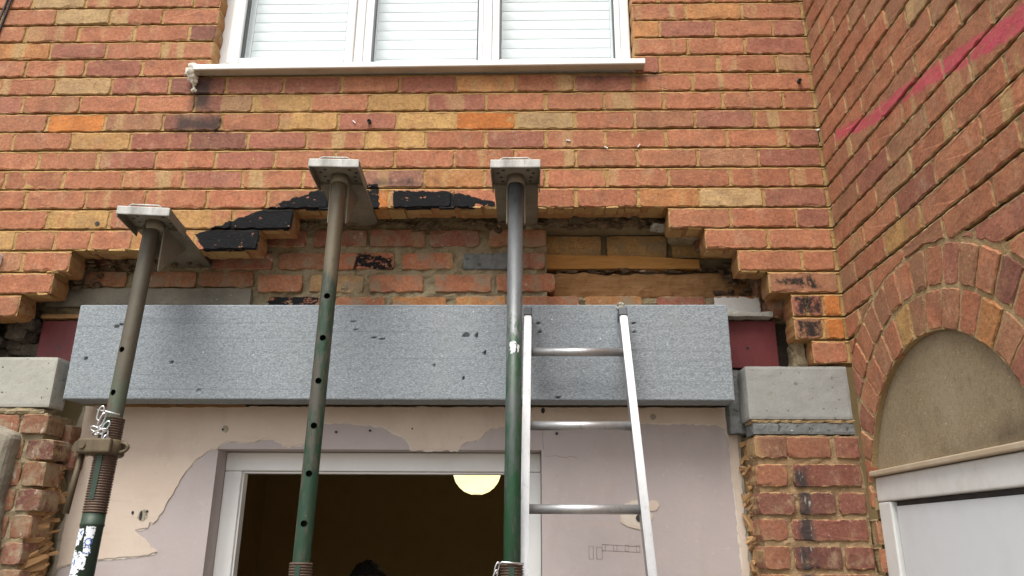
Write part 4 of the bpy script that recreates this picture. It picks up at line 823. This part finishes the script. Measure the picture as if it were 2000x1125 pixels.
# ------------------------------------------------------------------ props and their wall brackets
def prop_axis(top, lean=(.0, .07)):
    """point on a prop's axis at height z: the foot stands further from the wall"""
    return lambda z: Vector((top[0] + lean[0] * (top[2] - z), top[1] - lean[1] * (top[2] - z), z))
def bool_holes(o, holes, r):
    cut = []
    for P, d in holes:
        c = tube('cutter', P - d * .06, P + d * .0, r, 'black', None, 16); cut.append(c)
        m = o.modifiers.new('h', 'BOOLEAN'); m.operation = 'DIFFERENCE'; m.object = c; m.solver = 'EXACT'
    dg = bpy.context.evaluated_depsgraph_get(); me = bpy.data.meshes.new_from_object(o.evaluated_get(dg)); o.modifiers.clear(); old = o.data; o.data = me
    for c in cut: bpy.data.objects.remove(c)
    me.materials.clear(); me.materials.append(old.materials[0])
def make_prop(label, top, lean, collar_z, thread_top, mat, hole_z, hole_dir, outer_top, handle=False, pin=True):
    ax = prop_axis(top, lean); base = ax(0); P = thing('steel_prop', label, 'prop', base, group='steel props holding up the wall'); A = lambda z: ax(z) - base
    dirv = (A(top[2]) - A(0)).normalized()
    t = tube('inner_tube', A(.9), A(top[2] - .004), .0242, mat, P, 40, hollow=.0036)
    t.data.transform(Matrix.Translation((0, 0, -2.0))); t.location = (0, 0, 2.0)       # texture height is measured from 2 m
    bpy.context.view_layer.update()
    if hole_z:
        hd = Vector(hole_dir).normalized(); T2 = P.matrix_world @ Matrix.Translation((0, 0, 0))
        t.parent = None; t.location = base + Vector((0, 0, 2.0)); bpy.context.view_layer.update()
        bool_holes(t, [(ax(z), -hd) for z in hole_z], .0094)
        t.parent = P; t.location = (0, 0, 2.0)
        for pl in t.data.polygons: pl.use_smooth = False
        n_ = t.data
        me = t.data; me.polygons.foreach_set('use_smooth', [True] * len(me.polygons))
        try: me.set_sharp_from_angle(angle=rad(40))
        except Exception: pass
    # threaded section: a real ribbed profile
    prof, z = [], outer_top
    while z < thread_top: prof += [(.0285, z), (.0325, z + .0022), (.0325, z + .0042), (.0285, z + .0064)]; z += .0072
    L_ = A(thread_top).z; xa = (Vector((1, 0, 0)) - dirv * dirv.x).normalized(); ya = dirv.cross(xa); rot = Matrix((xa, ya, dirv)).transposed().to_euler()
    th = lathe('thread', [(r, (zz - outer_top)) for r, zz in prof], 'thread', P, 32, A(outer_top), rot)
    box('thread_slot', -.008, .008, -.0332, -.0315, .035, thread_top - outer_top - .004, 'green', P, .0005, 1, A(outer_top), rot)
    lathe('outer_tube', [(.0302, -outer_top + .02), (.0302, -.036), (.0318, -.034), (.0318, -.028), (.0305, -.026), (.0305, -.001)], 'green', P, 36, A(outer_top), rot)
    box('foot_plate', -.075, .075, -.075, .075, .0, .008, 'green', P, .002)
    if handle:
        N = lathe('collar_nut', [(.034, -.023), (.043, -.022), (.047, -.017), (.047, .017), (.043, .022), (.034, .023)], 'cast', P, 32, A(collar_z), rot)
        for k, sg in enumerate((-1, 1)):
            e = [Vector((sg * (.040 + .026 * math.sin(PI * i / 8)), -.012 - .0 * i, .014 * math.cos(PI * i / 8))) for i in range(9)]; path_tube('lug', e, .0052, 'cast', N, 8)
        tube('boss', (-.064, -.034, .0), (-.064, .010, .0), .021, 'cast', N, 20); box('web', -.064, .034, -.053, -.036, -.0215, .0215, 'cast', N, .007, 3)
        tube('rivet', (-.046, -.058, .0), (-.046, -.05, .0), .0095, 'cast', N, 14)
        tube('handle', (-.064, -.015, -.004), (-.072, -.018, -.185), .0088, 'cast', N, 14)
        # pin and chain
        a = A(thread_top) + Vector((0, 0, .012))
        path_tube('pin', [a + Vector((-.034, -.034, .008)), a + Vector((-.012, -.037, .004)), a + Vector((.034, -.033, -.006))], .0028, 'chrome', P, 8)
        links = [(-.016, -.004, .18), (-.006, -.024, .32), (.004, -.046, .5), (-.006, -.058, 1.25), (.008, -.070, .05), (.013, -.088, .12), (-.018, -.052, 1.9)]
        for i, (dx, dz, an) in enumerate(links):
            c = a + Vector((dx, -.046 - .004 * (i % 2), dz)); pts = []
            for k in range(16):
                t_ = 2 * PI * k / 16; u_, v_ = .0068 * math.cos(t_), .013 * math.sin(t_) + (.008 if math.sin(t_) > 0 else -.008)
                q = Vector((u_ * (.5 if i % 2 else 1), u_ * (.85 if i % 2 else .2), v_)); pts.append(c + Vector((q.x * math.cos(an) + q.z * math.sin(an), q.y, -q.x * math.sin(an) + q.z * math.cos(an))))
            path_tube('chain_link', pts, .0026, 'chrome', P, 7, True)
    elif pin:
        a = A(thread_top) + Vector((0, 0, .006)); path_tube('pin', [a + Vector((-.036, -.030, -.002)), a + Vector((-.025, -.034, .003)), a + Vector((.034, -.031, -.001))], .0028, 'chrome', P, 8)
        for i in range(3):
            c = a + Vector((-.040 - .004 * i, -.026, -.012 - .02 * i)); pts = [c + Vector((.005 * math.cos(2 * PI * k / 14) + .004 * math.sin(2 * PI * k / 14), .003 * math.cos(2 * PI * k / 14), .015 * math.sin(2 * PI * k / 14))) for k in range(14)]; path_tube('chain_link', pts, .0021, 'chrome', P, 7, True)
    return P, ax
def make_bracket(label, head, z, yaw, tip, mat='galv'):
    """L-shaped wall support: channel head over the prop, blade running into the bed joint"""
    B = thing('wall_bracket', label, 'bracket', (head[0], head[1], z), (0, 0, yaw), 'wall support brackets on the props'); f, b, t = -.110, .055, tip
    box('head_plate', -.079, .079, f + .0045, b, .0, .006, mat, B, .001); box('front_lip', -.0805, .0805, f - .001, f + .004, -.020, .0085, 'splash', B, .003)
    for s_ in (-1, 1): box('side_flange', s_ * .0805 if s_ < 0 else .0765, -.0765 if s_ < 0 else .0805, f + .0045, b + .01, -.026, .0065, mat, B, .001)
    bl = [(-.075, b - .01), (.075, b - .01), (.075, t - .035), (.045, t), (-.045, t), (-.075, t - .035)]
    V = [(x, y, -.001) for x, y in bl] + [(x, y, -.0085) for x, y in bl]; n = 6; mk('blade', V, [tuple(range(n)), tuple(range(n, 2 * n))[::-1]] + [(i, n + i, n + (i + 1) % n, (i + 1) % n) for i in range(n)], mat, B)
    path_tube('carry_loop', [(-.05, f + .012, .006), (-.047, f + .010, .014), (-.04, f + .008, .017), (.04, f + .008, .017), (.047, f + .010, .014), (.05, f + .012, .006)], .003, 'splash', B, 8)
    lathe('socket', [(.0245, -.03), (.029, -.03), (.030, -.001), (.0245, -.001)], mat, B, 28)
    for s_ in (-1, 1):
        pr = [(.012, -.004), (t - .23, -.0085), (.015, -.165), (.004, -.165), (.004, -.02)]
        V = [(s_ * .0275, y, zz) for y, zz in pr] + [(s_ * .0315, y, zz) for y, zz in pr]; n = 5
        mk('gusset', V, [tuple(range(n))[::-1] if s_ > 0 else tuple(range(n)), tuple(range(n, 2 * n)) if s_ > 0 else tuple(range(n, 2 * n))[::-1]] + [(i, n + i, n + (i + 1) % n, (i + 1) % n) if s_ < 0 else (i, (i + 1) % n, n + (i + 1) % n, n + i) for i in range(n)], mat, B)
    for i, (x, y) in enumerate(((-.055, -.08), (-.04, -.05), (-.058, -.03), (.055, -.08), (.04, -.05), (.058, -.03), (-.05, .0), (.05, .0), (-.045, .03), (.048, .03))): tube('rivet_hole', (x, y, -.0006), (x, y, -.0001), .006, 'black', B, 12)
    return B
zM, zK = zb(8) + .004, zb(6) + .004
p1, ax1 = make_prop('left steel prop with rusty screw collar, hanging handle, chain and torn label', (.722, -.245, zM - .006), (.012, .080), 1.995, 2.084, 'tubeL', [2.296, 2.162], (-.25, -1, -.15), 1.812, True)
p2, ax2 = make_prop('middle steel prop of green-painted tube with a row of pin holes', (1.332, -.250, zK - .006), (.0, .050), 1.58, 1.682, 'tubeM', [2.469, 2.333, 2.199, 2.065, 1.928, 1.791], (.12, -1, -.12), 1.42, pin=False)
p3, ax3 = make_prop('right steel prop of scuffed grey-green tube standing beside the ladder', (1.920, -.240, zK - .006), (-.004, .050), 1.58, 1.682, 'tubeR', [], (0, -1, 0), 1.42)
make_bracket('wall bracket on the left prop, twisted askew under the black-painted bricks', (.730, -.245), zM, rad(7), .455)
make_bracket('wall bracket on the middle prop, under the sooty brick course', (1.332, -.250), zK, rad(3), .40)
make_bracket('wall bracket on the right prop, square to the wall above the ladder', (1.920, -.240), zK, rad(0), .435)
def wrap(o, ax, r):     # lay a flat mesh (x across, y along) round a tube; lettering runs down the tube
    for v in o.data.vertices:
        x, y, z = v.co; a = x / r; c = ax(y); rr_ = r + z; v.co = (c.x + rr_ * math.sin(a), c.y - rr_ * math.cos(a), y)
def inside(pts, x, y):
    r_ = False
    for (a, b), (c, d) in zip(pts, pts[1:] + pts[:1]):
        if (b > y) != (d > y) and x < a + (y - b) / (d - b) * (c - a): r_ = not r_
    return r_
def patch(name, pts, ax, r, mat, parent, seed=0, lift=.0007, st=.0016):
    """scrap of torn paper wrapped round the tube: a fine grid with a ragged, flaked outline"""
    xs, ys = [p[0] for p in pts], [p[1] for p in pts]; ids, V, F = {}, [], []
    def vid(i, j):
        if (i, j) not in ids: ids[(i, j)] = len(V); V.append((min(xs) + i * st, min(ys) + j * st, lift))
        return ids[(i, j)]
    for i in range(int((max(xs) - min(xs)) / st) + 1):
        for j in range(int((max(ys) - min(ys)) / st) + 1):
            x, y = min(xs) + (i + .5) * st, min(ys) + (j + .5) * st; nz = mnoise.fractal(Vector((x * 160, y * 160, seed)), 1, 2, 3)
            if inside(pts, x + .0025 * nz, y + .003 * mnoise.noise(Vector((y * 300, x * 300, seed)))) and nz < .42: F.append((vid(i, j), vid(i + 1, j), vid(i + 1, j + 1), vid(i, j + 1)))
    o = mk(name, V, F, mat); wrap(o, ax, r); b = ax(0)
    for v in o.data.vertices: v.co -= b
    o.parent = parent; return o
def letters(txt, x, y, size, ax, r, parent, lift=.0009):
    cu = bpy.data.curves.new('t', 'FONT'); cu.body = txt; cu.size = size; cu.extrude = .0002; t = bpy.data.objects.new('t', cu); COL.objects.link(t); bpy.context.view_layer.update()
    me = bpy.data.meshes.new_from_object(t.evaluated_get(bpy.context.evaluated_depsgraph_get())); bpy.data.objects.remove(t); me.materials.clear()
    o = link('label_lettering', me, 'ink', None)
    for v in me.vertices: a, b, c = v.co; v.co = (x + b, y - a, lift + c)
    wrap(o, ax, r); q = ax(0)
    for v in me.vertices: v.co -= q
    o.parent = parent
rl = .0304
for i, pts in enumerate(([(.002, 1.778), (.026, 1.776), (.025, 1.752), (.018, 1.735), (.023, 1.708), (.006, 1.706), (.002, 1.745)], [(-.026, 1.772), (-.004, 1.770), (-.003, 1.748), (-.010, 1.730), (-.025, 1.722)], [(-.006, 1.712), (.020, 1.703), (.016, 1.688), (.018, 1.664), (-.004, 1.668), (-.012, 1.69)],
                         [(-.034, 1.715), (-.014, 1.714), (-.006, 1.690), (.010, 1.672), (-.002, 1.650), (-.032, 1.654)], [(-.032, 1.652), (.004, 1.650), (.014, 1.63), (.004, 1.600), (-.030, 1.605)], [(-.036, 1.755), (-.027, 1.755), (-.026, 1.715), (-.036, 1.71)])):
    patch('torn_label', pts, ax1, rl, 'paper', p1, i)
letters('ON', .005, 1.748, .028, ax1, rl, p1); letters('MI', -.022, 1.770, .024, ax1, rl, p1); letters('A', -.026, 1.700, .052, ax1, rl, p1); letters('ER', -.024, 1.646, .036, ax1, rl, p1)
for i, pts in enumerate(([(-.014, 2.318), (.0, 2.324), (.008, 2.316), (.003, 2.288), (-.010, 2.282), (-.012, 2.30)], [(.010, 2.314), (.016, 2.308), (.014, 2.286), (.009, 2.290)])): patch('worn_sticker', pts, ax3, .0243, 'paper', p3, 20 + i)

# ------------------------------------------------------------------ ladder
def build_ladder():
    Ld = thing('aluminium_ladder', 'bare aluminium ladder leaning on the foam block right of the right prop', 'ladder', (2.13, -.60, 0))
    o = Vector((2.13, -.60, 0)); yz = lambda z: -.024 - (2.49 - z) * .27
    xl = lambda z: 1.9595 - (2.49 - z) * .0135; xr = lambda z: 2.282 + (2.49 - z) * .029
    def rail(fx, zt):
        V = []; w, d, t = .0125, .028, .0022; prof = [(-w, -d), (w, -d), (w, d), (-w, d)]
        for z in (.012, zt):
            for a, b in prof: V.append(Vector((fx(z) + a, yz(z) + b, z)) - o)
        bm = bmesh.new(); vs = [bm.verts.new(v) for v in V]
        for q in [(3, 2, 1, 0), (4, 5, 6, 7), (0, 1, 5, 4), (1, 2, 6, 5), (2, 3, 7, 6), (3, 0, 4, 7)]: bm.faces.new([vs[i] for i in q])
        bmesh.ops.bevel(bm, geom=bm.edges[:], offset=.003, segments=2, affect='EDGES'); return bm_obj('rail', bm, 'alu', Ld)
    for fx in (xl, xr):
        rail(fx, 2.475); c = Vector((fx(2.485), yz(2.485), 2.485)) - o; box('end_cap', -.0145, .0145, -.030, .030, -.020, .012, 'rubber', Ld, .004, 3, c, (rad(-15), 0, 0))
        box('foot', -.016, .016, -.033, .033, -.0, .05, 'rubber', Ld, .004, 2, Vector((fx(.0), yz(.0), 0)) - o)
    z = 2.343
    while z > .1:
        a, b = Vector((xl(z) + .011, yz(z), z)) - o, Vector((xr(z) - .011, yz(z), z)) - o; tube('rung', a, b, .0142, 'alu', Ld, 24, hollow=.002); z -= .2535
    k = rough_box('plaster_dab', 2.268, 2.296, -.006, .02, 2.507, 2.535, 'paleconcrete', None, .006, .006, 70, .010, 3.); tag(k, 'white dab of filler on the foam edge above the right ladder rail', 'filler')
build_ladder()

# ------------------------------------------------------------------ small things on the walls
def plug(x, z, lb):
    o = thing('wall_plug', lb, 'wall plug', (x, 0, z)); tube('sleeve', (0, -.014, 0), (0, .03, 0), .0075, 'black', o, 18, hollow=.002); tube('dark_bore', (0, -.004, 0), (0, .029, 0), .0052, 'black', o, 14)
plug(1.358, 3.252, 'small dark plastic plug in a cracked brick under the window'); plug(2.993, 3.416, 'small dark plastic plug near the top of the inside corner')
o = thing('nail', 'bright-headed nail sticking out of the inside corner beside the pink line', 'nail', (3.040, -.01, 3.165)); tube('shank', (0, .005, -.012), (-.012, -.02, .024), .0022, 'cast', o, 8); tube('nail_head', (-.012, -.020, .024), (-.013, -.0225, .027), .008, 'nail', o, 14)
tag(mk('drill_hole', *[[Vector((.385 + .008 * math.cos(t * PI / 8), -.0035, 2.838 + .008 * math.sin(t * PI / 8))) for t in range(16)] + [Vector((.385 + .008 * math.cos(t * PI / 8), .002, 2.838 + .008 * math.sin(t * PI / 8))) for t in range(16)], [tuple(range(16))[::-1]] + [(i, (i + 1) % 16, 16 + (i + 1) % 16, 16 + i) for i in range(16)]], 'black'), 'drilled hole in a buff brick left of the left bracket', 'hole')
for i, (dx, lb) in enumerate(((0, 'black cable, the right one of the pair at the top left corner'), (-.016, 'black cable, the left one of the pair at the top left corner'))):
    tag(path_tube('cable', [(-.125 + dx, -.008, 5.0), (-.138 + dx, -.008, 3.85), (-.152 + dx, -.008, 3.74), (-.168 + dx * 1.4, -.008, 3.60), (-.19 + dx * 1.6, -.008, 3.3), (-.23 + dx, -.008, 2.5)], .0042, 'black', None, 8), lb, 'cable', 'cables at the top left')
o = box('junction_box', -.02, .062, -.022, .0, 2.674, 2.716, 'white', None, .004, 2); tag(o, 'white plastic box cut off by the left edge beside the opening', 'box')
for i, (x, z, a) in enumerate(((2.250, 3.138, .5), (2.372, 3.145, -.9), (1.300, 3.252, .8), (2.11, 3.168, .2))):
    tag(box('paint_fleck', -.008, .008, -.0045, .001, -.002, .002, 'white', None, .0008, 1, (x, -.001, z), (0, a, 0)), ('white fleck on the brick above the right bracket, nearer the middle', 'white fleck on the brick right of the other fleck', 'white fleck beside the dark plug under the window', 'small white fleck above the right bracket')[i], 'fleck')

# ------------------------------------------------------------------ room behind the frame, lamp, person
def build_room():
    V, F = box_vf(-.65, 3.3, .335, 5.2, .0, 2.52)
    names = [('room_floor', 0, 'roomdark'), ('room_ceiling', 1, 'roomwall'), ('room_wall_right', 3, 'roomwall'), ('room_wall_back', 4, 'roomwall'), ('room_wall_left', 5, 'roomwall')]
    for nm, i, m in names: struct(mk(nm, [V[k] for k in F[i]], [(3, 2, 1, 0)], m))
    struct(boxes('room_wall_front', [(-.65, .367, .305, .333, 0, 2.5), (2.693, 3.3, .305, .333, 0, 2.5), (.367, 2.693, .332, .36, 2.05, 2.5)], 'roomwall'))
    lp = thing('paper_lantern', 'round paper lantern glowing yellow in the dark room', 'lamp', (1.606, 2.78, 2.20)); r = .164
    bm = bmesh.new(); bmesh.ops.create_uvsphere(bm, u_segments=40, v_segments=28, radius=r)
    for v in bm.verts: v.co *= 1 + .006 * math.sin(v.co.z * 260)
    bm_obj('shade', bm, 'lamp', lp, True); tube('flex', (0, 0, r - .01), (0, 0, .315), .004, 'white', lp, 8); tube('ceiling_rose', (0, 0, .295), (0, 0, .318), .04, 'white', lp, 20); tube('ring', (0, 0, -r - .001), (0, 0, -r + .004), .035, 'white', lp, 20)
build_room()
def build_person():
    P = thing('person', 'person with short black hair and dark clothes standing inside the dark room', 'person', (1.268, .95, 0)); H = 1.655
    J = [((0, 0, .93), .125), ((0, .0, 1.10), .115), ((0, .0, 1.28), .135), ((0, .01, 1.385), .075), ((0, .01, 1.43), .052), ((0, .0, 1.47), .055), ((0, -.005, 1.555), .078),
         ((.17, .01, 1.34), .055), ((.205, .02, 1.08), .042), ((.20, -.04, .86), .032), ((.20, -.06, .79), .028), ((-.17, .01, 1.34), .055), ((-.205, .02, 1.08), .042), ((-.20, -.04, .86), .032), ((-.20, -.06, .79), .028),
         ((.09, 0, .86), .09), ((.10, -.01, .48), .060), ((.10, .02, .09), .040), ((.105, -.11, .035), .032), ((-.09, 0, .86), .09), ((-.10, -.01, .48), .060), ((-.10, .02, .09), .040), ((-.105, -.11, .035), .032)]
    E = [(0, 1), (1, 2), (2, 3), (3, 4), (4, 5), (5, 6), (2, 7), (7, 8), (8, 9), (9, 10), (2, 11), (11, 12), (12, 13), (13, 14), (0, 15), (15, 16), (16, 17), (17, 18), (0, 19), (19, 20), (20, 21), (21, 22)]
    for s_, root in ((1, 10), (-1, 14)):
        hx, hy, hz = J[root][0]
        for k in range(5):
            i0 = len(J); dx, l = ((-.022, .055), (-.012, .085), (0, .092), (.011, .085), (.020, .066))[k]; dx2 = dx * 1.3
            J.append(((hx + dx * .4, hy + dx2 - .004, hz - .045), .0105)); J.append(((hx + dx * .4 - s_ * .006, hy + dx2 - .008, hz - .045 - l * .5), .009)); J.append(((hx + dx * .4 - s_ * .016, hy + dx2 - .012, hz - .045 - l), .0075)); E += [(root, i0), (i0, i0 + 1), (i0 + 1, i0 + 2)]
    me = bpy.data.meshes.new('body'); me.from_pydata([j[0] for j in J], E, []); o = bpy.data.objects.new('body', me); COL.objects.link(o); m = o.modifiers.new('s', 'SKIN'); m.use_smooth_shade = True
    for i, sv in enumerate(me.skin_vertices[0].data): sv.radius = (J[i][1], J[i][1] * (.78 if i in (0, 1, 2) else 1)); sv.use_root = i == 0
    o.modifiers.new('d', 'SUBSURF').render_levels = 2; o.modifiers['d'].levels = 1; bpy.context.view_layer.update()
    me2 = bpy.data.meshes.new_from_object(o.evaluated_get(bpy.context.evaluated_depsgraph_get())); bpy.data.objects.remove(o); me2.materials.clear(); me2.materials.append(G['shirt']); me2.materials.append(G['skin'])
    for pl in me2.polygons:
        c = pl.center; pl.material_index = 1 if c.z > 1.425 or (abs(c.x) > .15 and c.z < .84) else 0
    b = link('body', me2, None, P, True)
    bm = bmesh.new(); bmesh.ops.create_uvsphere(bm, u_segments=28, v_segments=22, radius=1.)
    for v in bm.verts:
        x, y, z = v.co; f = 1 - .18 * max(0, -z) ; v.co = Vector((x * .075 * f, y * .095 * f + (-.012 if z < -.3 and y < 0 else 0), z * .112)); 
        if y < -.9 and -.25 < z < .12: v.co.y -= .016 * (1 - abs(x) * 6 if abs(x) < .16 else 0)
    bm_obj('head', bm, 'skin', P, True, (0, -.008, 1.535))
    for s_ in (-1, 1): box('ear', -.006, .006, -.014, .014, -.028, .028, 'skin', P, .005, 3, (s_ * .077, .0, 1.53)); tube('eye', (s_ * .03, -.098, 1.54), (s_ * .03, -.104, 1.54), .008, 'black', P, 12)
    box('mouth', -.022, .022, -.094, -.088, -.004, .004, 'skin', P, .003, 2, (0, -.006, 1.475))
    bm = bmesh.new(); bmesh.ops.create_uvsphere(bm, u_segments=48, v_segments=36, radius=1.)
    bmesh.ops.delete(bm, geom=[v for v in bm.verts if v.co.z < -.35 or (v.co.y < -.45 and v.co.z < .45)], context='VERTS')
    for v in bm.verts: p = v.co.copy(); v.co = Vector((p.x * .086, p.y * .105, p.z * .122)) * (1 + .05 * mnoise.fractal(p * 5, 1, 2, 3) + .025 * mnoise.noise(Vector((p.x * 26, p.y * 26, p.z * 5))))
    bm_obj('hair', bm, 'hair', P, True, (0, -.004, 1.540))
build_person()

# ------------------------------------------------------------------ ground
n = 1
struct(mk('ground', [(-60, -80, 0), (60, -80, 0), (60, 40, 0), (-60, 40, 0)], [(0, 1, 2, 3)], 'patio', loc=(0, 0, -.004)))
